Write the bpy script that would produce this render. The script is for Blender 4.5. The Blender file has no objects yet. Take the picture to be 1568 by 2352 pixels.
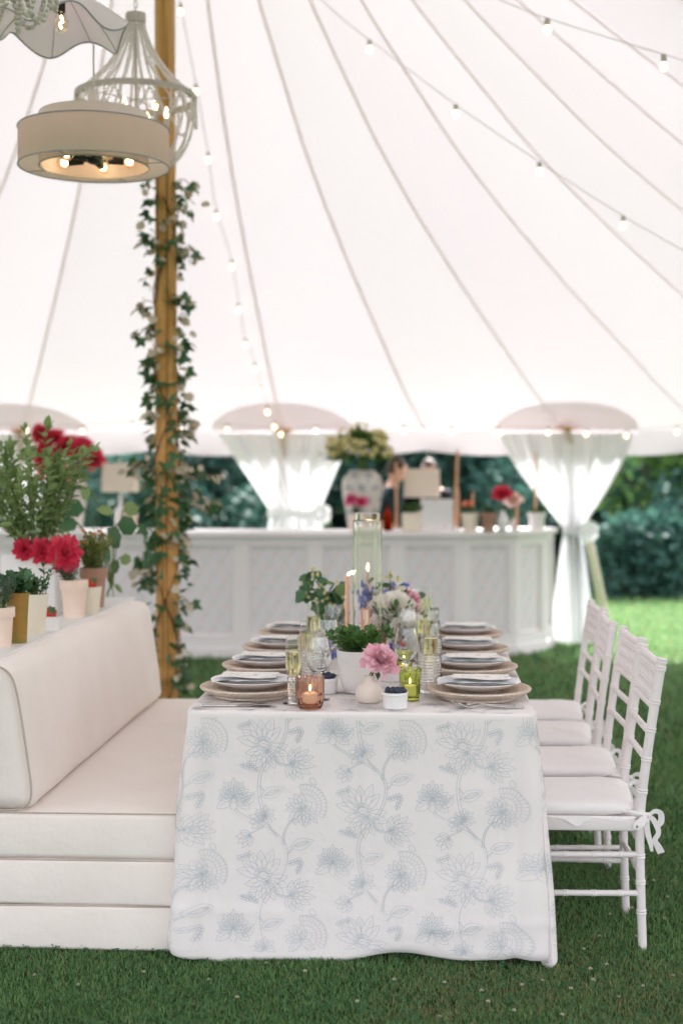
import bpy, bmesh, math, random
import numpy as np
from mathutils import Vector, Matrix, Euler, noise

SC = bpy.context.scene
COL = SC.collection
random.seed(7)
RNG = np.random.default_rng(11)
PI = math.pi

# ---------------------------------------------------------------- camera
FPX, IW, IH = 3150.0, 1568.0, 2352.0        # focal length and frame, in the same units
CAM_H = 1.5026
VPX, VPY = 970.0, 1080.0                    # where the table's long axis vanishes
PITCH = math.atan((IH / 2 - VPY) / FPX)
YAW = math.atan((VPX - IW / 2) / FPX * math.cos(PITCH))
cs, sn, cp, sp = math.cos(YAW), math.sin(YAW), math.cos(PITCH), math.sin(PITCH)
CF = Vector((-sn * cp, cs * cp, -sp)); CR = Vector((cs, sn, 0)); CU = CR.cross(CF)
cam_d = bpy.data.cameras.new('camera')
cam = bpy.data.objects.new('camera', cam_d); COL.objects.link(cam)
cam.matrix_world = Matrix(((CR.x, CU.x, -CF.x, 0), (CR.y, CU.y, -CF.y, 0), (CR.z, CU.z, -CF.z, CAM_H), (0, 0, 0, 1)))
cam_d.sensor_fit = 'VERTICAL'; cam_d.sensor_height = 36.0
cam_d.lens = 36.0 * FPX / IH
cam_d.clip_start = 0.05; cam_d.clip_end = 500
cam_d.dof.use_dof = True; cam_d.dof.focus_distance = 4.32; cam_d.dof.aperture_fstop = 1.6
SC.camera = cam

# ---------------------------------------------------------------- sky, sun, exposure
SUN_EL = math.radians(54); SUN_AZ = math.radians(14)      # azimuth: from +Y towards +X (behind the tent, a little to the right)
world = bpy.data.worlds.new('World'); SC.world = world; world.use_nodes = True
wn = world.node_tree; wn.nodes.clear()
wo = wn.nodes.new('ShaderNodeOutputWorld'); wb = wn.nodes.new('ShaderNodeBackground'); ws = wn.nodes.new('ShaderNodeTexSky')
ws.sky_type = 'NISHITA'; ws.sun_disc = False; ws.sun_elevation = SUN_EL; ws.sun_rotation = SUN_AZ
ws.air_density = 1.0; ws.dust_density = 4.0; ws.ozone_density = 1.0
wb.inputs['Strength'].default_value = 0.15
wh = wn.nodes.new('ShaderNodeHueSaturation'); wh.inputs['Saturation'].default_value = 0.28     # thin bright haze: a paler sky
wn.links.new(ws.outputs[0], wh.inputs['Color']); wn.links.new(wh.outputs[0], wb.inputs[0]); wn.links.new(wb.outputs[0], wo.inputs[0])
sun_d = bpy.data.lights.new('sun', 'SUN'); sun_d.energy = 3.4; sun_d.angle = math.radians(0.53); sun_d.color = (1.0, 0.97, 0.94)
sun = bpy.data.objects.new('sun', sun_d); COL.objects.link(sun)
sdir = Vector((math.sin(SUN_AZ) * math.cos(SUN_EL), math.cos(SUN_AZ) * math.cos(SUN_EL), math.sin(SUN_EL)))
sun.rotation_euler = sdir.to_track_quat('Z', 'Y').to_euler(); sun.location = (4, 30, 30)
SC.view_settings.view_transform = 'Standard'; SC.view_settings.look = 'None'
SC.view_settings.exposure = 2.68; SC.view_settings.gamma = 1.0; SC.view_settings.use_curve_mapping = False
SC.view_settings.use_white_balance = True; SC.view_settings.white_balance_temperature = 6500; SC.view_settings.white_balance_tint = 12.3   # camera white balance, a touch towards rose
SC.render.engine = 'CYCLES'
cy = SC.cycles
cy.use_denoising = True
try: cy.denoiser = 'OPENIMAGEDENOISE'
except Exception: pass
cy.max_bounces = 28; cy.diffuse_bounces = 5; cy.glossy_bounces = 4; cy.transmission_bounces = 24; cy.transparent_max_bounces = 24
cy.caustics_reflective = False; cy.caustics_refractive = True
cy.sample_clamp_indirect = 6.0; cy.blur_glossy = 0.5

# ---------------------------------------------------------------- pixel -> place helpers (photo seen at 1568 x 2352)
def ray(px, py): return CF + CR * ((px - IW / 2) / FPX) + CU * ((IH / 2 - py) / FPX)
def at(px, py, Y):
    d = ray(px, py); t = Y / d.y
    return Vector((d.x * t, Y, CAM_H + d.z * t))
def onz(px, py, z):
    d = ray(px, py); t = (z - CAM_H) / d.z
    return Vector((d.x * t, d.y * t, z))
def sz(npx, Y): return npx / FPX * Y        # size in metres of npx at depth Y

# ---------------------------------------------------------------- mesh helpers
class MB:
    def __init__(s): s.v = []; s.f = []; s.m = []; s.mi = 0; s.uv = None
    def add(s, V, F):
        o = len(s.v); s.v.extend([tuple(p) for p in V]); s.f.extend([tuple(i + o for i in f) for f in F]); s.m.extend([s.mi] * len(F)); return s
    def grid(s, P, cu=False, cv=False):
        n, m = len(P), len(P[0]); V = [p for r in P for p in r]; F = []
        for i in range(n if cu else n - 1):
            for j in range(m if cv else m - 1):
                a, b = (i + 1) % n, (j + 1) % m
                F.append((i * m + j, a * m + j, a * m + b, i * m + b))
        return s.add(V, F)
    def tube(s, pts, r, n=8, cap=True, close=False):
        pts = [Vector(p) for p in pts]; k = len(pts)
        rs = list(r) if hasattr(r, '__len__') else [r] * k
        rings = []; up = None
        for i in range(k):
            if close: t = pts[(i + 1) % k] - pts[i - 1]
            else: t = pts[min(i + 1, k - 1)] - pts[max(i - 1, 0)]
            if t.length < 1e-9: t = Vector((0, 0, 1))
            t.normalize()
            if up is None: up = Vector((0, 0, 1)) if abs(t.z) < .9 else Vector((1, 0, 0))
            a = t.cross(up)
            if a.length < 1e-6: a = t.cross(Vector((0, 1, 0.3)))
            a.normalize(); b = a.cross(t); up = b
            rings.append([pts[i] + (a * math.cos(2 * PI * j / n) + b * math.sin(2 * PI * j / n)) * rs[i] for j in range(n)])
        o = len(s.v); s.grid(rings, cu=close, cv=True)
        if cap and not close:
            s.f.append(tuple(o + j for j in range(n))); s.f.append(tuple(o + (k - 1) * n + j for j in reversed(range(n)))); s.m += [s.mi] * 2
        return s
    def lathe(s, prof, n=24, c=(0, 0, 0), mod=None, cap0=False, cap1=False):
        c = Vector(c); P = []
        for (r, z) in prof:
            row = []
            for j in range(n):
                a = 2 * PI * j / n; rr = r * (mod(a, z) if mod else 1)
                row.append(c + Vector((rr * math.cos(a), rr * math.sin(a), z)))
            P.append(row)
        o = len(s.v); nf = len(s.f); s.grid(P, cv=True); s.f[nf:] = [tuple(reversed(f)) for f in s.f[nf:]]      # faces look outwards for a profile drawn upwards
        if cap0: s.f.append(tuple(o + j for j in reversed(range(n)))); s.m.append(s.mi)
        if cap1: s.f.append(tuple(o + (len(prof) - 1) * n + j for j in range(n))); s.m.append(s.mi)
        return s
    def box(s, lo, hi, bev=0.0, seg=2, M=None):
        bm = bmesh.new(); bmesh.ops.create_cube(bm, size=1)
        d = [hi[i] - lo[i] for i in range(3)]; c = [(hi[i] + lo[i]) / 2 for i in range(3)]
        for v in bm.verts: v.co = Vector((v.co.x * d[0], v.co.y * d[1], v.co.z * d[2]))
        if bev > 0: bmesh.ops.bevel(bm, geom=bm.edges[:] , offset=min(bev, min(d) * .49), segments=seg, affect='EDGES', profile=.5)
        for v in bm.verts:
            v.co += Vector(c)
            if M is not None: v.co = M @ v.co
        bm.verts.index_update(); s.add([v.co.copy() for v in bm.verts], [tuple(v.index for v in f.verts) for f in bm.faces]); bm.free(); return s
    def blob(s, c, r, nu=12, nv=8, jit=0.0, M=None):
        r = (r, r, r) if not hasattr(r, '__len__') else r; c = Vector(c)
        P = []
        for i in range(1, nv):
            th = PI * i / nv
            P.append([Vector((math.sin(th) * math.cos(2 * PI * j / nu) * r[0], math.sin(th) * math.sin(2 * PI * j / nu) * r[1], math.cos(th) * r[2])) * (1 + random.uniform(-jit, jit)) for j in range(nu)])
        top = Vector((0, 0, r[2])); bot = Vector((0, 0, -r[2]))
        V = [p for q in P for p in q] + [top, bot]; F = []
        for i in range(nv - 2):
            for j in range(nu): F.append((i * nu + j, (i + 1) * nu + j, (i + 1) * nu + (j + 1) % nu, i * nu + (j + 1) % nu))
        t = len(V) - 2
        for j in range(nu): F.append((t, j, (j + 1) % nu)); F.append((t + 1, (nv - 2) * nu + (j + 1) % nu, (nv - 2) * nu + j))
        V = [(M @ p if M is not None else p) + c for p in V]
        return s.add(V, F)
    def ribbon(s, pts, w, nrm=(0, 0, 1)):
        pts = [Vector(p) for p in pts]; P = []
        for i, p in enumerate(pts):
            t = (pts[min(i + 1, len(pts) - 1)] - pts[max(i - 1, 0)]); nn = Vector(nrm[i]) if hasattr(nrm[0], '__len__') else Vector(nrm)
            a = t.cross(nn); a = a.normalized() if a.length > 1e-9 else Vector((1, 0, 0))
            ww = w[i] if hasattr(w, '__len__') else w
            P.append([p - a * ww / 2, p + a * ww / 2])
        return s.grid(P)
    def build(s, name, mat, parent=None, smooth=True, loc=None):
        me = bpy.data.meshes.new(name); me.from_pydata([tuple(p) for p in s.v], [], s.f); me.validate(clean_customdata=False)
        for m in (mat if isinstance(mat, (list, tuple)) else [mat]): me.materials.append(m)
        if isinstance(mat, (list, tuple)) and len(me.polygons) == len(s.m): me.polygons.foreach_set('material_index', s.m)
        if smooth: me.polygons.foreach_set('use_smooth', [True] * len(me.polygons))
        me.update()
        if smooth: me.set_sharp_from_angle(angle=math.radians(48))
        return link(name, me, parent, loc)

def link(name, me, parent=None, loc=None):
    o = bpy.data.objects.new(name, me); COL.objects.link(o)
    if parent is not None: o.parent = parent
    if loc is not None: o.location = loc
    return o
def npmesh(name, V, F, mat, parent=None, smooth=False, mi=None):
    """V (n,3), F (m,k): quick mesh of equal-sided faces"""
    V = np.asarray(V, np.float32); F = np.asarray(F, np.int32); m, k = F.shape
    me = bpy.data.meshes.new(name); me.vertices.add(len(V)); me.vertices.foreach_set('co', V.ravel())
    me.loops.add(m * k); me.loops.foreach_set('vertex_index', F.ravel()); me.polygons.add(m)
    me.polygons.foreach_set('loop_start', np.arange(0, m * k, k, dtype=np.int32))
    try: me.polygons.foreach_set('loop_total', np.full(m, k, np.int32))
    except Exception: pass
    for q in (mat if isinstance(mat, (list, tuple)) else [mat]): me.materials.append(q)
    if mi is not None: me.polygons.foreach_set('material_index', np.asarray(mi, np.int32))
    if smooth: me.polygons.foreach_set('use_smooth', np.ones(m, bool))
    me.update(calc_edges=True); me.validate(); return link(name, me, parent)
def scatter(TV, TF, R, L):
    """template verts (k,3), faces, rotations*scale (N,3,3), places (N,3)"""
    TV = np.asarray(TV, float); TF = np.asarray(TF, int); R = np.asarray(R); L = np.asarray(L)
    V = np.einsum('nij,kj->nki', R, TV) + L[:, None, :]
    F = TF[None] + (np.arange(len(L)) * len(TV))[:, None, None]
    return V.reshape(-1, 3), F.reshape(-1, TF.shape[1])
def frames(D, roll=None, S=1.0):
    """rotation matrices whose local +Y follows D (n,3), +Z as close to up as can be, then rolled"""
    D = np.asarray(D, float); D = D / np.maximum(np.linalg.norm(D, axis=1, keepdims=True), 1e-9)
    up = np.tile([0, 0, 1.0], (len(D), 1)); up[np.abs(D[:, 2]) > .98] = [1, 0, 0]
    X = np.cross(D, up); X /= np.linalg.norm(X, axis=1, keepdims=True); Z = np.cross(X, D)
    if roll is not None:
        c, s_ = np.cos(roll)[:, None], np.sin(roll)[:, None]; X, Z = X * c + Z * s_, Z * c - X * s_
    S = np.asarray(S) * np.ones(len(D))
    return np.stack([X, D, Z], axis=2) * S[:, None, None]
def unit(n):
    d = RNG.normal(size=(n, 3)); return d / np.linalg.norm(d, axis=1, keepdims=True)

def empty(name, label, cat, loc=(0, 0, 0), group=None):
    o = bpy.data.objects.new(name, None); COL.objects.link(o); o.location = loc; o.empty_display_size = .05
    return tag(o, label, cat, group)
def tag(o, label=None, cat=None, group=None, kind=None):
    if label: o['label'] = label
    if cat: o['category'] = cat
    if group: o['group'] = group
    if kind: o['kind'] = kind
    return o
def stuff(o): o['kind'] = 'stuff'; return o
def dup(root, loc=None, rotz=None, label=None, group=None):
    r = root.copy(); COL.objects.link(r)
    if loc is not None: r.location = loc
    if rotz is not None: r.rotation_euler = (0, 0, rotz)
    if label: r['label'] = label
    if group: r['group'] = group
    for ch in list(root.children):
        c = ch.copy(); COL.objects.link(c); c.parent = r
        for g in ch.children:
            d = g.copy(); COL.objects.link(d); d.parent = c
    return r
def catmull(pts, k=6, close=False):
    P = [Vector(p) for p in pts]; n = len(P); out = []
    for i in range(n if close else n - 1):
        p0, p1, p2, p3 = (P[(i - 1) % n], P[i], P[(i + 1) % n], P[(i + 2) % n]) if close else (P[max(i - 1, 0)], P[i], P[i + 1], P[min(i + 2, n - 1)])
        for j in range(k):
            t = j / k
            out.append(.5 * ((2 * p1) + (p2 - p0) * t + (2 * p0 - 5 * p1 + 4 * p2 - p3) * t * t + (3 * p1 - p0 - 3 * p2 + p3) * t ** 3))
    if not close: out.append(P[-1])
    return out

# ---------------------------------------------------------------- materials
MATS = {}
def M(name, col=(.8, .8, .8), rough=.6, spec=.35, metal=0.0, col2=None, nscale=6.0, ndet=4.0, bump=0.0, bscale=60.0, island=None, transl=0.0, tcol=None, emis=None, estr=0.0, coat=0.0, sheen=0.0, stretch=None, sss=0.0):
    m = bpy.data.materials.new(name); m.use_nodes = True; nt = m.node_tree; N = nt.nodes; Lk = nt.links.new
    b = N['Principled BSDF']; out = N['Material Output']
    b.inputs['Roughness'].default_value = rough; b.inputs['Metallic'].default_value = metal
    b.inputs['Specular IOR Level'].default_value = spec
    if coat: b.inputs['Coat Weight'].default_value = coat
    if sheen: b.inputs['Sheen Weight'].default_value = sheen
    if sss: b.inputs['Subsurface Weight'].default_value = sss; b.inputs['Subsurface Radius'].default_value = (.02, .01, .006)
    b.inputs['Base Color'].default_value = (*col, 1); src = None
    tc = N.new('ShaderNodeTexCoord'); vec = tc.outputs['Object']
    if stretch:
        mp = N.new('ShaderNodeMapping'); mp.inputs['Scale'].default_value = stretch; Lk(vec, mp.inputs['Vector']); vec = mp.outputs[0]
    def noise(sc, det=4.0):
        n = N.new('ShaderNodeTexNoise'); n.inputs['Scale'].default_value = sc; n.inputs['Detail'].default_value = det; Lk(vec, n.inputs['Vector']); return n.outputs['Fac']
    def mix(f, a, c2):
        x = N.new('ShaderNodeMix'); x.data_type = 'RGBA'
        if hasattr(f, 'links'): Lk(f, x.inputs[0])
        else: x.inputs[0].default_value = f
        for k, q in ((6, a), (7, c2)):
            if hasattr(q, 'links'): Lk(q, x.inputs[k])
            else: x.inputs[k].default_value = (*q, 1)
        return x.outputs[2]
    if col2 is not None:
        r = N.new('ShaderNodeMapRange'); r.inputs[1].default_value = .35; r.inputs[2].default_value = .65; Lk(noise(nscale, ndet), r.inputs[0])
        src = mix(r.outputs[0], col, col2)
    if island is not None:
        g = N.new('ShaderNodeNewGeometry'); src = mix(g.outputs['Random Per Island'], src if src is not None else col, island)
    if src is not None: Lk(src, b.inputs['Base Color'])
    if bump:
        bp = N.new('ShaderNodeBump'); bp.inputs['Strength'].default_value = bump; bp.inputs['Distance'].default_value = .01
        Lk(noise(bscale, 3), bp.inputs['Height']); Lk(bp.outputs[0], b.inputs['Normal'])
    if emis is not None: b.inputs['Emission Color'].default_value = (*emis, 1); b.inputs['Emission Strength'].default_value = estr
    if transl:
        t = N.new('ShaderNodeBsdfTranslucent'); x = N.new('ShaderNodeMixShader'); x.inputs[0].default_value = transl
        if tcol is not None: t.inputs[0].default_value = (*tcol, 1)
        elif src is not None: Lk(src, t.inputs[0])
        else: t.inputs[0].default_value = (*col, 1)
        Lk(b.outputs[0], x.inputs[1]); Lk(t.outputs[0], x.inputs[2]); Lk(x.outputs[0], out.inputs[0])
    MATS[name] = m; return m
def glass(name, tint=(1, 1, 1), ior=1.46, rough=0.0):
    """solid clear or coloured glass: refraction and reflection at every wall"""
    m = bpy.data.materials.new(name); m.use_nodes = True; nt = m.node_tree; nt.nodes.remove(nt.nodes['Principled BSDF'])
    g_ = nt.nodes.new('ShaderNodeBsdfGlass'); g_.inputs['Color'].default_value = (*tint, 1); g_.inputs['IOR'].default_value = ior; g_.inputs['Roughness'].default_value = rough
    nt.links.new(g_.outputs[0], nt.nodes['Material Output'].inputs[0]); MATS[name] = m; return m
def emit(name, col, st):
    m = bpy.data.materials.new(name); m.use_nodes = True; nt = m.node_tree; nt.nodes.remove(nt.nodes['Principled BSDF'])
    e = nt.nodes.new('ShaderNodeEmission'); e.inputs[0].default_value = (*col, 1); e.inputs[1].default_value = st
    nt.links.new(e.outputs[0], nt.nodes['Material Output'].inputs[0]); MATS[name] = m; return m
# ================================================================ materials in use
m_lawn = M('lawn_soil', (.022, .05, .014), .9, .1, col2=(.045, .085, .022), nscale=3, bump=.6, bscale=90)
m_grass = M('grass_blade', (.052, .140, .052), .55, .25, col2=(.085, .180, .062), nscale=1.3, island=(.23, .38, .15), transl=.3)
m_dry = M('dry_grass', (.21, .185, .085), .7, .2, island=(.36, .31, .17), transl=.25)
m_clover = M('clover_leaf', (.03, .105, .045), .6, .25, island=(.075, .19, .08), transl=.25)
m_cloverfl = M('clover_bloom', (.62, .57, .47), .8, .1, island=(.44, .40, .28))
m_canopy = M('sailcloth', (.54, .51, .525), .75, .15, col2=(.52, .49, .505), nscale=1.2, transl=.076, tcol=(.87, .825, .86), bump=.05, bscale=900)
m_cans = [m_canopy] + [M('sailcloth_' + n_, c_, .75, .15, col2=tuple(q * .96 for q in c_), nscale=.9, ndet=6, transl=.074, tcol=t_, bump=.05, bscale=900) for n_, c_, t_ in (('rosy', (.54, .505, .52), (.87, .818, .855)), ('warm', (.54, .512, .52), (.865, .824, .85)), ('cool', (.53, .505, .525), (.85, .815, .855)))]
m_web = M('seam_webbing', (.80, .73, .70), .8, .1, transl=.54, tcol=(.88, .81, .77))
m_patch = M('tent_patch', (.80, .73, .74), .8, .1, transl=.5, tcol=(.88, .81, .82))
m_sheer = M('sheer_curtain', (.84, .84, .85), .8, .1, transl=.14, tcol=(.80, .82, .84))
m_pole = M('timber_pole', (.56, .27, .075), .6, .3, col2=(.66, .36, .12), nscale=5, stretch=(7, 7, .5), bump=.35, bscale=26)
m_poledark = M('timber_crack', (.05, .02, .008), .9, .05)
m_palepole = M('pale_pole', (.62, .55, .48), .6, .3, col2=(.54, .47, .40), nscale=8, stretch=(6, 6, .5))
m_white = M('white_paint', (.76, .745, .735), .45, .35, col2=(.74, .725, .715), nscale=3)
m_rock = M('rock', (.11, .105, .10), .9, .1, col2=(.05, .05, .048), nscale=3, bump=.6, bscale=7)
m_bark = M('bark', (.09, .065, .045), .9, .1, col2=(.05, .038, .028), nscale=9, bump=.6, bscale=20)
m_crowns = [M('crown_dark', (.016, .056, .044), .6, .25, island=(.036, .098, .074), transl=.3),
            M('crown_teal', (.026, .085, .070), .6, .25, island=(.060, .135, .105), transl=.3),
            M('crown_bright', (.05, .125, .035), .6, .25, island=(.11, .21, .05), transl=.45)]

# ================================================================ ground
g = MB(); n = 40
g.add([(-60, -40, 0), (60, -40, 0), (60, 140, 0), (-60, 140, 0)], [(0, 1, 2, 3)])
lawn = tag(g.build('lawn', m_lawn), 'short green lawn under and beyond the tent', None, kind='structure')

# table / bench footprints that carry no grass
def blocked(x, y):
    return ((x > -.66) & (x < .30) & (y > 4.22) & (y < 6.2)) | ((x < -.80) & (y > 4.21) & (y < 6.34)) | ((y > 10.95) & (y < 11.5) & (x < .4) & (x > -3.4))
def blades(N, x0, x1, y0, y1, h, w, lean=.55):
    x = RNG.uniform(x0, x1, N); y = RNG.uniform(y0, y1, N); k = ~blocked(x, y); x, y = x[k], y[k]; N = len(x)
    a = RNG.uniform(0, 2 * PI, N); hh = h * RNG.uniform(.55, 1.25, N); ww = w * RNG.uniform(.7, 1.3, N)
    ld = RNG.uniform(0, 2 * PI, N); ln = np.abs(RNG.normal(0, lean, N)) * hh
    ax = np.stack([np.cos(a), np.sin(a), np.zeros(N)], 1) * (ww / 2)[:, None]
    l = np.stack([np.cos(ld) * ln, np.sin(ld) * ln, np.zeros(N)], 1)
    b = np.stack([x, y, np.zeros(N) - .004], 1); m = b + l * .32; m[:, 2] += hh * .58; t = b + l; t[:, 2] += hh
    V = np.stack([b - ax, b + ax, m - ax * .85, m + ax * .85, t - ax * .12, t + ax * .12], 1).reshape(-1, 3)
    o = (np.arange(N) * 6)[:, None, None]; F = (np.array([[0, 1, 3, 2], [2, 3, 5, 4]])[None] + o).reshape(-1, 4)
    return V, F, x, y
Vs, Fs, Ms = [], [], []; off = 0
def dryness(x, y):
    return (np.sin(x * 3.1 + 1.7 * np.sin(y * 2.3)) + np.sin(y * 4.7 + x * 1.9 + .8) + np.sin(x * 9.1 - y * 6.3) * .6) / 2.6
for (N, x0, x1, y0, y1, h, w) in [(60000, -1.45, 1.05, 3.5, 4.32, .019, .0032), (42000, .28, 2.1, 4.3, 5.5, .025, .004), (34000, .28, 2.9, 5.5, 7.6, .034, .006),
                                  (26000, -1.9, 3.0, 6.3, 10.6, .045, .009), (24000, -3.2, 5.2, 10.6, 17.5, .05, .016), (9000, -6, 9, 17.5, 26, .12, .03)]:
    V, F, x, y = blades(N, x0, x1, y0, y1, h, w)
    near = np.clip((4.9 - y) / 1.2, .12, 1.0)
    dry = (RNG.random(len(x)) < np.clip(dryness(x, y) * .6 + .05, 0, .36) * near + .025)
    Vs.append(V); Fs.append(F + off); off += len(V); Ms.append(np.repeat(dry.astype(int), 2))
gr = npmesh('grass', np.concatenate(Vs), np.concatenate(Fs), [m_grass, m_dry], mi=np.concatenate(Ms))
tag(gr, 'short mown grass blades of the lawn with dry tan patches', 'grass', kind='stuff')
# clover leaves between the blades
cv, cf = [], []
for k in range(3):
    a = 2 * PI * k / 3; base = len(cv)
    for (r, s_) in ((0.1, 0), (.55, .42), (1.0, .34), (.92, 0), (1.0, -.34), (.55, -.42)):
        cv.append((r * math.cos(a) - s_ * math.sin(a), r * math.sin(a) + s_ * math.cos(a), .18 * r))
    cf += [(base, base + 1, base + 2, base + 3), (base, base + 3, base + 4, base + 5)]
L = []
for (N, x0, x1, y0, y1) in ((2300, -1.4, 1.0, 3.5, 4.3), (1700, .3, 1.8, 4.3, 6.2)):
    x = RNG.uniform(x0, x1, N); y = RNG.uniform(y0, y1, N); k = ~blocked(x, y) & (np.sin(x * 5 + y * 3) + np.sin(y * 7 - x * 2) + RNG.normal(0, .8, N) > -.3); x, y = x[k], y[k]
    L.append(np.stack([x, y, RNG.uniform(.010, .022, len(x))], 1))
L = np.concatenate(L); a = RNG.uniform(0, 2 * PI, len(L)); tl = RNG.normal(0, .35, (len(L), 2)); S = RNG.uniform(.005, .0095, len(L))
R = np.stack([np.stack([np.cos(a), -np.sin(a), tl[:, 0]], 1), np.stack([np.sin(a), np.cos(a), tl[:, 1]], 1), np.stack([-tl[:, 0], -tl[:, 1], np.ones(len(a))], 1)], 1) * S[:, None, None]
V, F = scatter(cv, cf, R, L)
tag(npmesh('clover_leaves', V, F, m_clover), 'small clover leaves mixed into the lawn', 'clover', kind='stuff')
# white clover blooms, one by one
cb = MB()
for k in range(34):
    d = unit(1)[0]; d[2] = abs(d[2]) * .9 - .25
    p = Vector(d) * .0058; t = Vector(d).normalized(); a_ = t.orthogonal().normalized() * .0022
    cb.add([p * .3 - a_, p * .3 + a_, p * 1.05 + a_ * .5 + Vector((0, 0, .001)), p * 1.05 - a_ * .5 + Vector((0, 0, .001))], [(0, 1, 2, 3)])
st = MB(); st.tube([(0, 0, -.026), (.002, 0, -.012), (0, 0, 0)], .0009, 5)
spots = [(onz(px, py, .026)) for (px, py) in [(1020, 2256), (1198, 2262), (700, 2230), (612, 2212), (1310, 2270), (1245, 2252), (1392, 2215), (1362, 2250), (1400, 2100), (1450, 2085), (1340, 2180), (1500, 2022), (1432, 1985), (1532, 2060),
    (1420, 2290), (1120, 2300), (905, 2250), (480, 2250), (330, 2232), (180, 2262), (1475, 2265), (1290, 2330), (1180, 2320), (1525, 2110), (1415, 1950), (1500, 1930), (1355, 2225), (1105, 2275), (1010, 2335), (545, 2290), (80, 2240), (1545, 2240), (1460, 2150), (1376, 2150), (820, 2300)]]
b0 = empty('clover_flower', 'small white clover bloom standing in the short grass', 'clover flower', spots[0], 'white clover blooms in the lawn')
cb.build('flower_head', m_cloverfl, b0, False); st.build('stem', m_clover, b0)
for p in spots[1:]: dup(b0, p, random.uniform(0, 6))

# ================================================================ tent canopy
PX, PY = -1.37, 7.30                       # the centre pole
PROF = [(0.0, 6.25), (.1, 5.35), (.257, 4.41), (.409, 3.69), (.504, 3.33), (.63, 2.91), (.776, 2.47), (.87, 2.18), (1.0, 1.85)]
def prof(s): return float(np.interp(s, PS, PZ))
_t = np.array([p[0] for p in PROF]); _z = np.array([p[1] for p in PROF])
PS = np.linspace(0, 1, 60); PZ = np.interp(PS, _t, _z)
for _ in range(3): PZ[1:-1] = (PZ[:-2] + 2 * PZ[1:-1] + PZ[2:]) / 4
EY = 11.9
EAVE = [(x, EY) for x in (7.2, 6.0, 4.8, 3.6, 2.42, 1.22, .02, -1.21, -2.36, -3.52, -4.7, -5.9, -7.1)] + \
       [(-8.6, 11.2), (-9.7, 9.8), (-10.3, 8.0), (-10.5, 6.0), (-10.3, 4.0), (-10.0, 2.0), (-9.6, .2), (-8.9, -1.6), (-7.6, -3.1), (-5.6, -4.2), (-3.3, -4.8), (-.9, -5.0), (1.5, -4.9), (3.9, -4.4), (6.0, -3.4), (7.6, -1.9), (8.6, -.1), (9.0, 1.9), (9.1, 3.9), (9.2, 6.0), (9.0, 8.1), (8.4, 10.2)]
def can(e, s, dz=0.0):
    w = max(0, min(1, (6.5 - e[1]) / 5.0)); w = w * w * (3 - 2 * w)     # unseen roof behind the camera, shaped level with raised edge to brighten the table
    far = float(np.interp(s, (0, .04, .12, .3, .6, .85, 1.0), (6.25, 5.6, 4.9, 4.5, 4.4, 4.1, 3.7)))
    return Vector((PX + (e[0] - PX) * s, PY + (e[1] - PY) * s, prof(s) * (1 - w) + far * w + dz))
tent = empty('sailcloth_tent', 'white sailcloth tent canopy with radiating seams and peaked top', 'tent', (PX, PY, 0))
TO = Vector((PX, PY, 0))
NE = len(EAVE)
for i in range(NE):
    a, b = EAVE[i], EAVE[(i + 1) % NE]; P = []
    for q in range(27):
        s_ = .025 + .975 * (q / 26) ** 1.0; row = []
        for t in range(7):
            u = t / 6; e = (a[0] + (b[0] - a[0]) * u, a[1] + (b[1] - a[1]) * u)
            row.append(can(e, s_, .035 * math.sin(PI * u) * math.sin(PI * min(1, s_)) ) - TO)
        P.append(row)
    MB().grid(P).build('panel', m_cans[(i * 5 + i // 3) % 4], tent)
for i in range(NE):
    e = EAVE[i]; pts = [can(e, .03 + .97 * q / 40, -.012) - TO for q in range(41)]
    d = Vector((e[0] - PX, e[1] - PY, 0)).normalized()
    MB().ribbon(pts, .024, (0, 0, 1)).build('seam', m_web, tent)
# the sewn cross seam and the hem of the eave
MB().ribbon([can(EAVE[i % NE], .765, -.008) - TO for i in range(NE + 1)], .008, (0, 0, 1)).build('cross_seam', m_web, tent)
# valance hanging from the eave
P = [[], [], []]; pts = []
for i in range(13 - 1):
    a, b = EAVE[i], EAVE[i + 1]
    for t in range(10): pts.append((a[0] + (b[0] - a[0]) * t / 10, t / 10, i))
pts.append((EAVE[12][0], 0, 12))
for (x, u, i) in pts:
    sag = .045 * math.sin(PI * u); w = .012 * math.sin(x * 9)
    P[0].append(Vector((x, EY + .005, 1.85)) - TO); P[1].append(Vector((x, EY + .03 + w, 1.74 - sag * .5)) - TO); P[2].append(Vector((x, EY + .02 - w, 1.672 - sag)) - TO)
MB().grid(P).build('valance', m_canopy, tent)
SIDE = [(3.6, EY), (1.22, EY), (-1.21, EY), (-3.52, EY), (-5.9, EY)]
for (sx, sy) in SIDE:                      # half-round reinforcement patches where the side poles push up
    P = []
    for q in range(9):
        r = .62 * q / 8; row = []
        for t in range(19):
            a = PI * t / 18; x = sx + r * math.cos(a); y = sy - r * .70 * math.sin(a)
            s_ = (y - PY) / (EY - PY); row.append(Vector((x, y - .006, prof(min(1, s_)) - .02)) - TO)
        P.append(row)
    MB().grid(P).build('patch', m_patch, tent)
MB().lathe([(.0, 6.4), (.12, 6.36), (.2, 6.2), (.22, 6.1), (.0, 6.08)], 16).build('peak_cap', m_patch, tent)

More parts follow.
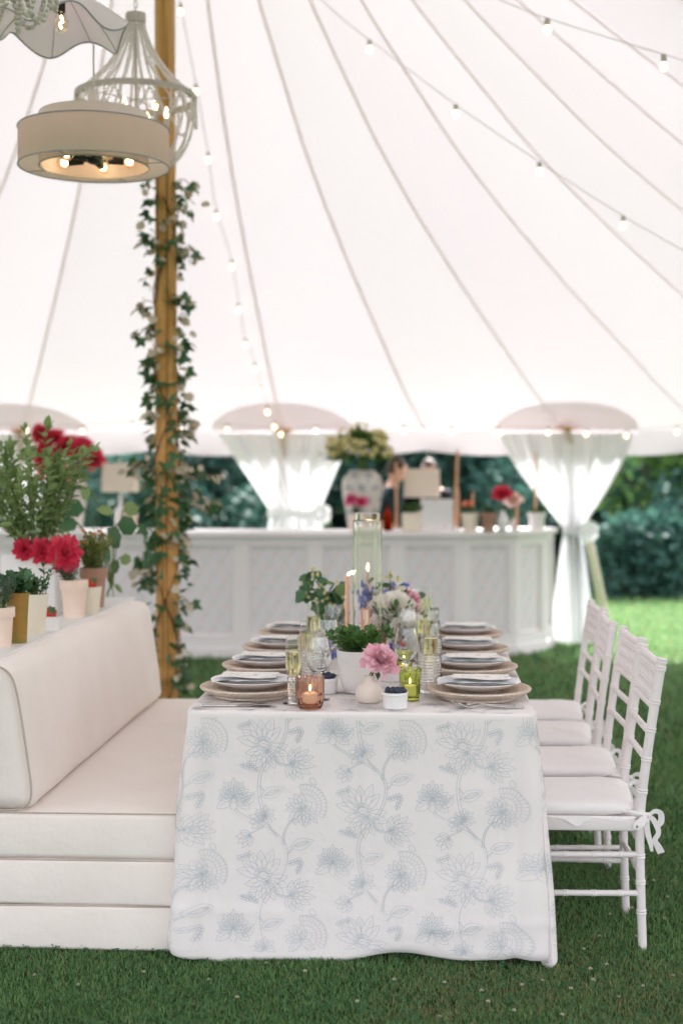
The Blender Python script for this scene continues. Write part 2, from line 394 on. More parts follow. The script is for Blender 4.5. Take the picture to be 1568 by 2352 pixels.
# centre pole, checked with long cracks
cp_ = empty('tent_pole', 'thick round amber timber pole holding up the tent', 'pole', (PX, PY, 0))
mb = MB(); mb.lathe([(.0575 + .0035 * math.sin(z * 1.3), z) for z in np.linspace(0, 6.1, 24)], 24, mod=lambda a, z: 1 + .012 * math.sin(3 * a + z) + .008 * math.sin(7 * a)); mb.build('shaft', m_pole, cp_)
for (ang, z0, z1) in ((-1.40, .15, 2.3), (-1.25, 1.9, 3.9), (-1.75, .4, 1.4), (-1.5, 3.6, 5.9), (-2.2, 2.4, 3.4)):
    pts = []; 
    for q in range(30):
        z = z0 + (z1 - z0) * q / 29; a = ang + .03 * math.sin(z * 4) ; pts.append((.0605 * math.cos(a), .0605 * math.sin(a), z))
    MB().tube(pts, [.0006 + .0022 * math.sin(PI * q / 29) for q in range(30)], 5).build('crack', m_poledark, cp_)

# side poles under the eave
def side_pole(top, foot, r, mat, label):
    o = empty('side_pole', label, 'pole', foot, 'poles along the tent eave'); d = Vector(top) - Vector(foot)
    MB().tube([d * t for t in (0, .25, .5, .75, 1)], [r, r * 1.05, r, r, r * .95], 12).build('shaft', mat, o)
    MB().lathe([(.0, -.012), (.085, -.012), (.085, 0), (.03, .014), (.0, .016)], 16, c=d).build('disc', m_pole, o)
    return o
side_pole((1.22, EY - .12, 1.86), onz(1394, 1446, 0), .038, m_palepole, 'pale slanting pole planted on the sunny grass beside the round bar end')
side_pole((-1.21, EY - .05, 1.85), (-1.21, EY + .02, 0), .034, m_palepole, 'upright tent pole inside the tied white curtain behind the bar')
side_pole((-3.52, EY - .05, 1.85), (-3.52, EY + .02, 0), .034, m_palepole, 'upright tent pole behind the blueberry bush')

# sheer curtains gathered round the poles
def curtain(cx, label, tie_z, tie_x, w0=.59, w1=.10, w2=.26, seed=0, Yc=EY - .03, bulge=1.0):
    o = empty('curtain', label, 'curtain', (cx, Yc, 0), 'tied white curtains along the tent edge')
    nz, nu = 46, 72; P = []; rs = random.Random(seed); ph = [rs.uniform(0, 6) for _ in range(4)]
    for q in range(nz):
        z = 1.80 * (1 - q / (nz - 1)) + .02
        if z > tie_z:
            k = (z - tie_z) / (1.82 - tie_z); w = w1 + (w0 - w1) * (1 - (1 - min(1, k)) ** bulge); ctr = tie_x * (1 - k); g_ = 1 - k
        else:
            k = (tie_z - z) / tie_z; w = w1 + (w2 - w1) * k ** .7; ctr = tie_x; g_ = 1 - .55 * k
        row = []
        for j in range(nu):
            u = -1 + 2 * j / (nu - 1)
            amp = .018 + .035 * g_
            dep = amp * (math.sin(u * 19 + ph[0]) + .6 * math.sin(u * 31 + ph[1]) + .4 * math.sin(u * 11 + z * 1.4 + ph[2])) - .07 * (1 - u * u) * (.4 + g_)
            row.append(Vector((ctr + u * w + .012 * g_ * math.sin(u * 23 + ph[3]), dep, z)))
        P.append(row)
    MB().grid(P).build('cloth', m_sheer, o)
    t = MB(); pts = [Vector((tie_x + (w1 + .02) * math.cos(a), -.06 + .10 * math.sin(a), tie_z + .012 * math.sin(2 * a))) for a in np.linspace(0, 2 * PI, 26)[:-1]]
    P = [[p + Vector((0, 0, -.035)), p * 1 + (p - Vector((tie_x, -.06, p.z))) * .08, p + Vector((0, 0, .035))] for p in pts]
    t.grid(P, cu=True); t.build('tie', m_sheer, o)
    k = MB()
    for sgn in (-1, 1):
        c0 = Vector((tie_x + w1 * .85, -.14, tie_z)); pts = [c0, c0 + Vector((.05, -.02, .05 * sgn)), c0 + Vector((.11, -.01, .055 * sgn)), c0 + Vector((.13, 0, .015 * sgn)), c0 + Vector((.06, 0, .0))]
        k.ribbon(catmull(pts, 5), .05, (0, 1, .2))
    k.build('bow', m_sheer, o); return o
curtain(-1.19, 'white sheer curtain tied at the waist behind the middle of the bar', 1.13, .08, .60, .20, .34, 3, bulge=.92)
curtain(1.22, 'white sheer curtain gathered round the pole at the round end of the bar', .985, .06, .57, .06, .20, 5, bulge=1.3)
curtain(-3.52, 'white sheer curtain tied behind the blueberry bush', 1.1, .04, .59, .12, .28, 8)

# ================================================================ trees, shrubs and rocks beyond the lawn
leaf_t = [(0, 0, 0), (.3, .4, .06), (0, 1, -.04), (-.3, .4, .06)]; leaf_tf = [(0, 1, 2, 3)]
def crown(name, c, r, N, size, mat, parent, lumps=9):
    c = np.array(c); r = np.array(r); lc = unit(lumps) * RNG.uniform(.35, .8, (lumps, 1)) * r
    k = RNG.integers(0, lumps, N); d = unit(N); P = lc[k] + d * (RNG.uniform(.55, 1.0, (N, 1)) ** .5) * r * .48
    P = P + c; P = P[P[:, 2] > .05]; N = len(P); D = (P - c) / r + unit(N) * .9 + np.array([0, 0, -.25])
    V, F = scatter(leaf_t, leaf_tf, frames(D, RNG.uniform(-1.2, 1.2, N), size * RNG.uniform(.6, 1.4, N)), P)
    return stuff(npmesh(name, V, F, mat, parent))
def tree(px, Y, h, rx, mat, label, name='tree', ctr=.6, N=1500, size=.19, rz=None):
    X = (px - VPX) / FPX * Y; o = empty(name, label, 'tree' if name != 'shrub' else 'shrub', (X, Y, 0), 'trees and shrubs beyond the lawn'); rz = rz or h * .42
    t = MB(); ztop = h * ctr
    t.tube([(0, 0, -.05), (.04, .02, ztop * .4), (-.03, 0, ztop), (.02, 0, h * .85)], [.10 * h / 4, .07 * h / 4, .05 * h / 4, .015], 8)
    for k in range(5):
        a = k * 2.4; z0 = ztop * (.35 + .12 * k); t.tube([(0, 0, z0), (rx * .35 * math.cos(a), rx * .3 * math.sin(a), z0 + h * .12), (rx * .7 * math.cos(a), rx * .6 * math.sin(a), z0 + h * .26)], [.03 * h / 4, .02 * h / 4, .006], 6)
    t.build('trunk', m_bark, o)
    crown('crown', (0, 0, ztop), (rx, rx * .8, rz), N, size, mat, o)
    return o
D_, T_, B_ = m_crowns
for a in [(-60, 20.5, 5.2, 2.0, T_, 'teal-green tree at the far edge behind the strawberry and blueberry pots'),
          (250, 19.5, 4.6, 1.7, T_, 'leafy tree seen between the red peonies and the ivy pole'),
          (480, 20.5, 5.0, 1.7, D_, 'dark tree just beside the ivy pole behind the bar'),
          (640, 22.5, 6.2, 2.0, D_, 'dark tree behind the middle curtain'),
          (870, 21.0, 5.4, 1.9, D_, 'dark tree behind the tall flower vase'),
          (1040, 19.8, 4.4, 1.5, D_, 'dark tree behind the lamp on the bar'),
          (1150, 21.0, 5.0, 1.6, T_, 'blue-green tree behind the red peony at the end of the bar'),
          (1330, 22.5, 6.4, 2.1, D_, 'tall dark tree behind the curtain at the bar end'),
          (1520, 21.5, 6.0, 2.0, T_, 'broad blue-green tree at the photo edge beyond the chairs'),
          (1760, 20.5, 5.6, 2.0, D_, 'dark tree reaching in from the side beyond the chairs')]:
    tree(*a, N=2600, ctr=.46)
for a in [(1480, 17.6, 2.3, .95, B_, 'sunlit yellow-green shrub beyond the slanting pole', .62, .9), (1600, 17.2, 1.6, .9, T_, 'low blue-green shrub at the lawn edge beyond the chairs', .5, .7), (1400, 18.2, 1.9, .9, D_, 'dark shrub low behind the slanting pole', .5, .8),
          (1180, 18.2, 1.7, .9, T_, 'round blue-green shrub behind the pots on the bar', .6, .7), (300, 17.8, 1.8, 1.0, T_, 'green shrub behind the white table lamp by the ivy pole', .6, .8), (520, 18.0, 1.5, .9, D_, 'dark shrub beside the middle curtain', .5, .7),
          (1540, 18.8, 1.1, .8, T_, 'small teal shrub at the foot of the trees beyond the chairs', .5, .5), (1660, 17.4, 2.2, .8, B_, 'bright green shrub at the very edge of the lawn', .6, .8), (1455, 16.4, 1.15, .62, T_, 'low teal shrub in front of the boulders by the slanting pole', .45, .5), (1545, 16.6, 1.3, .7, T_, 'rounded teal shrub in front of the boulders at the photo edge', .45, .55), (1240, 17.6, 1.6, .8, T_, 'blue-green shrub hidden partly by the curtain at the bar end', .5, .7)]:
    tree(a[0], a[1], a[2], a[3], a[4], a[5], 'shrub', a[6], 1700, .13, a[7])
bk = MB(); P = unit(15000) * np.array([22, 2.2, 3.2]); P[:, 0] = RNG.uniform(-16, 16, len(P)); P[:, 1] += 26; P[:, 2] = np.abs(P[:, 2]) * 1.6 + .1 - np.abs(P[:, 1] - 26) * .4
V, F = scatter(leaf_t, leaf_tf, frames(unit(len(P)), RNG.uniform(-1, 1, len(P)), .55 * RNG.uniform(.6, 1.4, len(P))), P[:])
tag(npmesh('far_woods', V, F, m_crowns[0]), 'dense dark wood far behind the garden trees', 'woods', kind='stuff')
for k, (px, py, r) in enumerate([(1440, 1316, .26), (1490, 1312, .34), (1552, 1316, .28), (1395, 1320, .2)]):
    p = onz(px, py + 28, 0); mb = MB(); mb.blob((0, 0, r * .45), (r * 1.2, r * .9, r * .75), 14, 9, .09)
    tag(mb.build('boulder', m_rock, None, True, p), ['grey boulder at the lawn edge beside the slanting pole', 'largest grey boulder under the yellow-green shrub', 'grey boulder at the photo edge below the shrubs', 'smallest grey boulder right behind the slanting pole'][k], 'boulder', 'boulders at the lawn edge')
# ================================================================ furniture materials
def lattice_print(name, base, spots, rough=.7, ax='Z'):
    """printed paper: staggered rows of soft blots; spots = [(colour, (px, pz), (ox, oz), radius, strength)]"""
    m = M(name, base, rough, .2); nt = m.node_tree; N = nt.nodes; Lk = nt.links.new; b = N['Principled BSDF']
    tc = N.new('ShaderNodeTexCoord'); ns = N.new('ShaderNodeTexNoise'); ns.inputs['Scale'].default_value = 28; Lk(tc.outputs['Object'], ns.inputs['Vector'])
    sx = N.new('ShaderNodeSeparateXYZ'); Lk(tc.outputs['Object'], sx.inputs[0])
    def ma(op, a, c=None, d=None):
        q = N.new('ShaderNodeMath'); q.operation = op
        for i, k in enumerate((a, c, d)):
            if k is None: continue
            if hasattr(k, 'links'): Lk(k, q.inputs[i])
            else: q.inputs[i].default_value = k
        return q.outputs[0]
    cur = None
    for (c, per, off, rad, st) in spots:
        z = ma('DIVIDE', ma('ADD', sx.outputs[ax], off[1] + 10 * per[1]), per[1]); row = ma('FLOOR', z); fz = ma('SUBTRACT', ma('SUBTRACT', z, row), .5)
        x = ma('ADD', ma('DIVIDE', ma('ADD', sx.outputs['X'], off[0] + 10 * per[0]), per[0]), ma('MULTIPLY', ma('MODULO', row, 2.0), .5)); fx = ma('SUBTRACT', ma('FRACT', x), .5)
        d = ma('SQRT', ma('ADD', ma('POWER', ma('MULTIPLY', fx, per[0]), 2.0), ma('POWER', ma('MULTIPLY', fz, per[1]), 2.0)))
        d = ma('ADD', d, ma('MULTIPLY', ma('SUBTRACT', ns.outputs['Fac'], .5), rad * 1.6))
        mr = N.new('ShaderNodeMapRange'); mr.inputs[1].default_value = rad; mr.inputs[2].default_value = rad * .45; mr.inputs[3].default_value = 0; mr.inputs[4].default_value = st; Lk(d, mr.inputs[0])
        x_ = N.new('ShaderNodeMix'); x_.data_type = 'RGBA'; Lk(mr.outputs[0], x_.inputs[0])
        if cur is None: x_.inputs[6].default_value = (*base, 1)
        else: Lk(cur, x_.inputs[6])
        x_.inputs[7].default_value = (*c, 1); cur = x_.outputs[2]
    Lk(cur, b.inputs['Base Color']); return m
m_print = lattice_print('floral_wallpaper', (.74, .70, .72), [((.42, .50, .44), (.125, .105), (0, .03), .034, .24), ((.80, .40, .30), (.125, .105), (.03, .075), .021, .36), ((.55, .56, .66), (.125, .105), (-.035, .09), .02, .2)])
m_barw = M('bar_white', (.80, .755, .755), .5, .35, col2=(.78, .735, .735), nscale=2)
m_linen = M('white_linen', (.84, .78, .77), .8, .15, col2=(.82, .76, .75), nscale=4, bump=.22, bscale=26, sheen=.1)
m_line = M('blue_print', (.60, .62, .64), .8, .1, col2=(.52, .555, .595), nscale=5)
m_bench = M('cream_upholstery', (.88, .80, .745), .85, .15, col2=(.84, .755, .70), nscale=3.5, bump=.3, bscale=30, sheen=.25)
m_benchp = M('cream_piping', (.52, .43, .37), .85, .1)
m_chair = M('chair_white', (.82, .755, .75), .4, .4, col2=(.80, .735, .73), nscale=5)
m_cush = M('cushion_cotton', (.85, .80, .80), .85, .1, col2=(.83, .78, .78), nscale=7, bump=.25, bscale=40, sheen=.15)

# ================================================================ the bar
bar = empty('bar_counter', 'white curved bar with framed flowered panels along the far side', 'bar', (-1, 11, 0))
BO = Vector((-1, 11, 0))
plan = [(-3.55, 10.86), (-2.84, 10.86), (-2.137, 10.86), (-1.441, 10.86), (-.8516, 10.86), (-.2, 10.87), (.319, 10.94), (.755, 11.15), (1.03, 11.47), (1.12, 11.80)]
ZT = 1.013
# counter top follows the plan
P = []
for i, (x, y) in enumerate(plan):
    a = plan[max(0, i - 1)]; b = plan[min(len(plan) - 1, i + 1)]; t = Vector((b[0] - a[0], b[1] - a[1], 0)).normalized(); nrm = Vector((t.y, -t.x, 0))
    f_ = Vector((x, y, 0)) + nrm * .035; k_ = Vector((x, y, 0)) - nrm * .5
    if i >= 7: k_ = Vector((.50 + .02 * (i - 7), 11.62 + .1 * (i - 7), 0))
    P.append([f_ + Vector((0, 0, ZT - .04)), f_ + Vector((0, 0, ZT - .008)), f_ - nrm * .008 + Vector((0, 0, ZT)), k_ + Vector((0, 0, ZT)), k_ + Vector((0, 0, ZT - .04))])
mb = MB(); mb.grid([[p - BO for p in r] for r in P], cv=True); mb.build('counter_top', m_barw, bar, False)
for i in range(len(plan) - 1):
    (x0, y0), (x1, y1) = plan[i], plan[i + 1]; t = Vector((x1 - x0, y1 - y0, 0)); Lx = t.length; t.normalize(); ang = math.atan2(t.y, t.x)
    X = Matrix.Translation(Vector((x0, y0, 0)) - BO) @ Matrix.Rotation(ang, 4, 'Z')
    f = MB(); st_ = .062 if Lx > .4 else .04
    f.box((0, 0, 0), (Lx, .03, .165), .004, 1, X); f.box((0, 0, .905), (Lx, .03, ZT - .041), .004, 1, X)
    f.box((0, 0, .1652), (st_, .03, .9048), .004, 1, X); f.box((Lx - st_, 0, .1652), (Lx, .03, .9048), .004, 1, X)
    f.box((-.004, -.012, 0), (Lx + .004, -.0005, .085), .004, 1, X)
    fo = f.build('frame', m_barw, bar, False)
    md = MB(); w_ = .022
    md.box((st_, .004, .883), (Lx - st_, .026, .9045), .006, 1, X); md.box((st_, .004, .166), (Lx - st_, .026, .187), .006, 1, X)
    md.box((st_ + .0005, .004, .1875), (st_ + w_, .026, .8825), .006, 1, X); md.box((Lx - st_ - w_, .004, .1875), (Lx - st_ - .0005, .026, .8825), .006, 1, X)
    md.build('moulding', m_barw, fo, False)
    pn = MB(); pn.box((-Lx / 2 + st_ + .002, 0, -.36), (Lx / 2 - st_ - .002, .012, .36)); po = pn.build('panel', m_print, bar, False)
    po.matrix_local = X @ Matrix.Translation((Lx / 2, .018, .535))

# ================================================================ upholstered bench (banquette) with wedge back and shelf behind
bench = empty('banquette_bench', 'low cream upholstered bench with three stacked cushion layers and sloping back', 'bench', (-1.2, 5.3, 0))
QO = Vector((-1.2, 5.3, 0))
BX0, BX1, BY0, BY1 = -2.05, -.735, 4.182, 6.33
def soft_box(lo, hi, r, puff=.01, nseg=26, seed=0, name='cushion', parent=None, mat=None, warp=None):
    bm = bmesh.new(); bmesh.ops.create_cube(bm, size=1)
    d = [hi[i] - lo[i] for i in range(3)]; c = [(hi[i] + lo[i]) / 2 for i in range(3)]
    for v in bm.verts: v.co = Vector((v.co.x * d[0], v.co.y * d[1], v.co.z * d[2]))
    bmesh.ops.bevel(bm, geom=bm.edges[:], offset=r, segments=3, affect='EDGES', profile=.55)
    big = [e for e in bm.edges if e.calc_length() > .16]
    bmesh.ops.subdivide_edges(bm, edges=big, cuts=17, use_grid_fill=True)
    rs = random.Random(seed); ph = [rs.uniform(0, 6) for _ in range(6)]
    for v in bm.verts:
        p = v.co; n_ = Vector((p.x / d[0] * 2, p.y / d[1] * 2, p.z / d[2] * 2))
        w = puff * (math.sin(p.x * 7 + ph[0] + p.y * 2) * .35 + math.sin(p.y * 5.5 + ph[1]) * .45 + math.sin((p.x + p.y) * 13 + ph[2]) * .2)
        m_ = max(range(3), key=lambda i: abs(n_[i])); q = Vector((0, 0, 0)); q[m_] = math.copysign(1, n_[m_])
        bulge = puff * (1 - min(1, abs(n_[(m_ + 1) % 3])) ** 2) * (1 - min(1, abs(n_[(m_ + 2) % 3])) ** 2)
        nz_ = noise.noise(Vector((p.x * 5 + seed, p.y * 5, p.z * 7))) * .6 + noise.noise(Vector((p.x * 13, p.y * 13 + seed, p.z * 17))) * .35; v.co = p + q * (w * .6 + bulge + puff * .45 * nz_)
        v.co += Vector(c)
        if warp: v.co = warp(v.co)
    me = bpy.data.meshes.new(name); bm.to_mesh(me); bm.free(); me.materials.append(mat); me.polygons.foreach_set('use_smooth', [True] * len(me.polygons))
    return link(name, me, parent)
for k, (z0, z1, s_) in enumerate([(.004, .1455, 1), (.1460, .2895, 2), (.2900, .437, 3)]):
    o = soft_box((BX0 + 1.2, BY0 - 5.3, z0), (BX1 + 1.2 - .004 * k, BY1 - 5.3, z1), .012 if k < 2 else .02, .006, seed=s_, name='cushion_layer', parent=bench, mat=m_bench)
    MB().tube([(BX0 + 1.22, BY0 - 5.3 + .004, z1 - .002), (-.1, BY0 - 5.3 + .003, z1 - .003), (BX1 + 1.18, BY0 - 5.3 + .004, z1 - .002)], .0025, 6).build('seam_line', m_benchp, o)
def wedge(p):      # the front of the back leans backwards, its rear stays upright
    k = (p.z - .44) / .455; x = p.x
    return Vector((x - .065 * k * max(0, min(1, (x + .62) / .6)), p.y, p.z))
bk_ = soft_box((BX0 + 1.45, BY0 - 5.3 + .004, .440), (-.004, BY1 - 5.3 - .004, .893), .045, .010, seed=9, name='backrest', parent=bench, mat=m_bench, warp=wedge)
pp = [wedge(Vector((x_, BY0 - 5.3 + .006, z_))) for (x_, z_) in [(-.55, .896), (-.12, .897), (-.055, .890), (-.020, .866), (-.008, .82), (-.004, .72), (-.004, .60), (-.006, .51), (-.020, .464), (-.055, .444), (-.12, .441), (-.55, .4405)]]
MB().tube(catmull(pp, 8), .0034, 6).build('piping', m_benchp, bk_)
bk_.location = (0, 0, 0)
# shelf standing behind the bench back
shelf = empty('planter_shelf', 'long white shelf behind the bench back carrying the pots', 'shelf', (-1.6, 5.35, 0))
SZ = .905; SO = Vector((-1.6, 5.35, 0))
SX0, SX1, SY0, SY1 = -2.12, -1.352, 4.10, 6.40
MB().box((SX0 + 1.6, SY0 - 5.35, SZ - .028), (SX1 + 1.6, SY1 - 5.35, SZ), .004, 2).build('board', m_white, shelf, False)
MB().box((SX1 + 1.6 - .03, SY0 - 5.35 + .01, .45), (SX1 + 1.6 - .012, SY1 - 5.35 - .01, SZ - .029), .002, 1).build('front_panel', m_white, shelf, False)
for (a, b) in ((SX0 + .02, SY1 - .06), (SX0 + .02, SY0 + .02), (SX1 - .1, SY1 - .06)):
    MB().box((a + 1.6, b - 5.35, .0), (a + 1.6 + .04, b - 5.35 + .04, SZ - .0285), .003, 1).build('leg', m_white, shelf, False)

# ================================================================ table and cloth
TX0, TX1, TY0, TY1, TZ = -.723, .345, 4.158, 6.235, .762
tb = empty('banquet_table', 'long banquet table hidden under the flowered cloth', 'table', (-.19, 5.25, 0))
MB().box((TX0 + .19 + .02, TY0 - 5.25 + .02, .72), (TX1 + .19 - .02, TY1 - 5.25 - .02, TZ - .006), .006, 2).build('table_top', m_palepole, tb)
for sx in (-1, 1):
    for sy in (-1, 1): MB().tube([(sx * .38, sy * .85, 0), (sx * .40, sy * .88, .72)], [.018, .02], 10).build('leg', m_poledark, tb)
CW, CD = TX1 - TX0, TY1 - TY0; CPER = 2 * (CW + CD); RC = .03
def perim(u):
    u %= CPER
    segs = [(CW, (TX0, TY0), (1, 0)), (CD, (TX1, TY0), (0, 1)), (CW, (TX1, TY1), (-1, 0)), (CD, (TX0, TY1), (0, -1))]
    for k, (Ls, o, d) in enumerate(segs):
        if u <= Ls or k == 3: break
        u -= Ls
    nrm = Vector((d[1], -d[0], 0)); p = Vector((o[0] + d[0] * u, o[1] + d[1] * u, 0)); du = min(u, Ls - u)
    sgn = -1 if u < Ls / 2 else 1
    # round the corner: blend the normal towards the diagonal
    f = max(0, 1 - du / .055); f = f * f * (3 - 2 * f)
    diag = (nrm + Vector((d[0], d[1], 0)) * sgn).normalized(); nn = (nrm * (1 - f * .999) + diag * f * .999).normalized()
    p = p - (nrm + Vector((d[0], d[1], 0)) * sgn) * (RC * .35 * f)
    return p, nn, du, k, u
def cloth_pt(u, v):
    p, nn, du, k, uu = perim(u); c = math.exp(-(du / .10) ** 2); h = min(1, v / .74)
    hem = .738 + .016 * math.sin(uu * 6.1 + k) + .010 * math.sin(uu * 17 + 2 * k) - .012 * c
    o = .006 + .022 * h ** 1.3 + c * (.030 * h ** 1.1) + .012 * h * math.sin(uu * 7.3 + 1.0 + k) + .0055 * h * math.sin(uu * 19 + v * 3) * (.4 + .6 * math.sin(uu * 3.1 + 1) ** 2)
    o += .020 * math.sin(du * 62 + .6) * math.exp(-(du / .085) ** 2) * min(1, v / .25)
    o += .0032 * math.sin(uu * 5 + v * 15) * h + .003 * math.sin(v * 21 + uu * 3.0) * h * (1 if k == 0 else .3)
    if k == 0: o += .0028 * math.exp(-((uu - .545) / .007) ** 2) + .0045 * math.exp(-((v - .60 - .05 * uu) / .012) ** 2) * max(0, 1 - uu / .55) + .004 * math.exp(-((v - .655 + .12 * (uu - .8)) / .014) ** 2) * max(0, min(1, (uu - .5) / .3))
    if k in (1, 3): s_ = min(1, max(0, (du - .03) / .12)); s_ = s_ * s_ * (3 - 2 * s_); o -= (.10 if k == 1 else .085) * s_ * min(1, v / .22)
    if v < .016:
        a = v / .016 * PI / 2; return p + nn * (o - .012 + .012 * math.sin(a)), TZ + .003 - .010 * (1 - math.cos(a)), nn
    if v > hem:
        r = .020; a = min((v - hem) / r, 2.7); return p + nn * (o - r * (1 - math.cos(a)) * 1.2), TZ + .003 - hem - r * math.sin(a), nn
    return p + nn * o, TZ + .003 - v, nn
def cp3(u, v, e=0.0):
    p, z, nn = cloth_pt(u, v); return Vector((p.x + nn.x * e, p.y + nn.y * e, z))
cl = empty('tablecloth', 'white tablecloth printed with blue-grey outlined flowers and vines', 'tablecloth', (-.19, 4.2, 0)); CO = Vector((-.19, 4.2, 0))
us = []
def rng_(a, b, n): return [a + (b - a) * i / n for i in range(n)]
def fine(a, b, n):   # denser near both ends
    return [a + (b - a) * (.5 - .5 * math.cos(PI * i / n)) for i in range(n)]
us = fine(0, CW, 120) + fine(CW, CW + CD, 110) + fine(CW + CD, 2 * CW + CD, 50) + fine(2 * CW + CD, CPER, 110)
vs_ = [0, .004, .008, .012, .016] + [.016 + .70 * i / 44 for i in range(1, 45)] + [.730 + .0075 * i for i in range(1, 9)]
mb = MB(); mb.grid([[cp3(u, v) - CO for v in vs_] for u in us], cu=True); mb.build('drop', m_linen, cl)
tp = MB(); ring = [cp3(u, 0) - CO for u in us]; tp.add(ring, [tuple(range(len(ring)))]); tp.build('top', m_linen, cl, False)

# ---- printed flowers: thin lines laid on the cloth
UNIT = .303 / 378; LINES = []
def pl(pts): LINES.append([(float(x), float(y)) for x, y in pts])
def rot(pts, a, c): ca, sa = math.cos(a), math.sin(a); return [(c[0] + x * ca - y * sa, c[1] + x * sa + y * ca) for x, y in pts]
def fringe(pts, side, ln=5, step=1):
    for i in range(1, len(pts) - 1, step):
        tx, ty = pts[i + 1][0] - pts[i - 1][0], pts[i + 1][1] - pts[i - 1][1]; q = math.hypot(tx, ty) or 1
        pl([pts[i], (pts[i][0] + side * ty / q * ln, pts[i][1] - side * tx / q * ln)])
def petal(c, a, L_, W_, tip=.6, vein=True, fr=False, n=9):
    """pointed petal from c along angle a"""
    W_ *= 1.22; up = [(L_ * t, W_ / 2 * math.sin(PI * t ** tip) ** .8) for t in [i / n for i in range(n + 1)]]
    A = rot(up, a, c); B = rot([(x, -y) for x, y in up], a, c); pl(A); pl(B)
    W_ = W_; 
    if vein and L_ > 58: pl(rot([(L_ * .42, 0), (L_ * .60, W_ * .04), (L_ * .80, 0)], a, c))
    if fr: fringe(A, -1, 4, 2); fringe(B, 1, 4, 2)
def flowerA(c):
    for i, a in enumerate((-2.9, -2.45, -2.0, -1.55, 2.4, 1.95, 1.5, 1.05, .62)): petal((c[0] - 18, c[1] + 12), a, 62 if i < 4 else 66, 25, .75, True, i > 3)
    for (R_, nn_) in ((42, 7), (60, 10), (79, 13)):
        arc = []
        for i in range(nn_ * 4 + 1):
            a = -1.85 + 2.45 * i / (nn_ * 4); rr = R_ + 3.2 * abs(math.sin(PI * i / 4)); arc.append((c[0] - 4 + rr * math.cos(a), c[1] + 2 + rr * math.sin(a)))
        pl(arc)
        if R_ == 79: fringe(arc, 1, 5, 1)
        if R_ > 42:
            for i in range(nn_ + 1):
                a = -1.85 + 2.45 * i / nn_; pl([(c[0] - 4 + (R_ - 16) * math.cos(a), c[1] + 2 + (R_ - 16) * math.sin(a)), (c[0] - 4 + R_ * math.cos(a), c[1] + 2 + R_ * math.sin(a))])
    petal((c[0] - 18, c[1] + 12), -.5, 48, 34, .7, True); petal((c[0] - 18, c[1] + 12), -1.1, 44, 24, .7, True)
def flowerB(c):
    for s_ in (1, .62):
        e = [(c[0] + 33 * s_ * math.cos(t), c[1] + 26 * s_ * math.sin(t)) for t in np.linspace(0, 2 * PI, 20)]; pl(e)
    pl([(c[0] - 30, c[1] + 6), (c[0] - 4, c[1] - 12), (c[0] + 30, c[1] - 4)]); pl([(c[0] - 26, c[1] + 14), (c[0], c[1]), (c[0] + 28, c[1] + 8)])
    for a, L_ in ((-2.95, 90), (-2.55, 84), (-2.1, 96), (-1.68, 84), (-1.2, 96), (-.75, 80)): petal((c[0] + 12 * math.cos(a), c[1] + 10 * math.sin(a)), a, L_, 33, .7, True, True)
    for a, L_ in ((-.2, 80), (.25, 86), (.7, 84), (1.2, 80), (1.65, 88), (2.1, 86), (2.55, 82), (2.95, 86)): petal((c[0] + 16, c[1] + 22), a, L_, 28, .8, True, True)
def flowerC(c):
    for i in range(13):
        a = -PI / 2 + (i - 6) * .27; L_ = 78 - abs(i - 6) * 3; petal((c[0], c[1] + 20), a, L_ * (1 if i % 2 == 0 else .86), 20, .75, i % 2 == 0, i % 2 == 0)
    for R_ in (22, 34):
        arc = []
        for i in range(21): a = PI * 1.05 + PI * .9 * i / 20; rr = R_ + 3 * abs(math.sin(PI * i / 4)); arc.append((c[0] + rr * math.cos(a), c[1] + 18 + rr * math.sin(a)))
        pl(arc)
    petal((c[0] + 8, c[1] + 24), .62, 66, 30, .8, True, True); petal((c[0] - 8, c[1] + 24), PI - .55, 66, 30, .8, True, True)
    for s_ in (-1, 1): pl([(c[0] + s_ * 18, c[1] + 30), (c[0] + s_ * 14, c[1] + 52), (c[0] + s_ * 5, c[1] + 66)])
    pl([(c[0] - 18, c[1] + 32), (c[0] - 6, c[1] + 42), (c[0], c[1] + 30), (c[0] + 7, c[1] + 42), (c[0] + 18, c[1] + 32)])
def flowerD(c, ang):
    o = (c[0] - 45 * math.cos(ang), c[1] - 45 * math.sin(ang)); e = rot([(16 + 20 * math.cos(t), 13 * math.sin(t)) for t in np.linspace(0, 2 * PI, 16)], ang, o); pl(e)
    for k, (a, L_) in enumerate(((-1.5, 56), (-1.1, 74), (-.72, 88), (-.36, 92), (0.05, 96), (.42, 86), (.85, 78), (1.3, 66), (1.75, 52))): petal(o, ang + a, L_, 24, .75, True, True)
    q = (o[0] + 92 * math.cos(ang + .6), o[1] + 92 * math.sin(ang + .6)); petal(q, ang + .75, 34, 15, .7, True, True)
def flowerE(c):
    for i in range(11): petal((c[0], c[1] + 8), -PI / 2 + (i - 5) * .45, 44 if i % 2 else 36, 13, .7, False)
    pl([(c[0] + 9 * math.cos(t), c[1] + 8 + 9 * math.sin(t)) for t in np.linspace(0, 2 * PI, 9)])
def leafF(c, a, L_=88):
    o = (c[0] - L_ / 2 * math.cos(a), c[1] - L_ / 2 * math.sin(a))
    for s_ in (1, -1):
        e = []
        for i in range(25): t = i / 24; e.append((L_ * t, s_ * (20 * math.sin(PI * t ** .8) + (3.5 if i % 2 else 0))))
        pl(rot(e, a, o)); e2 = [(L_ * (.1 + .7 * i / 12), s_ * 9 * math.sin(PI * i / 12)) for i in range(13)]; pl(rot(e2, a, o))
        for i in range(6): t = .18 + .11 * i; pl(rot([(L_ * t, 0), (L_ * (t + .07), s_ * 9)], a, o))
    pl(rot([(-14, 0), (L_ * .9, 0)], a, o))
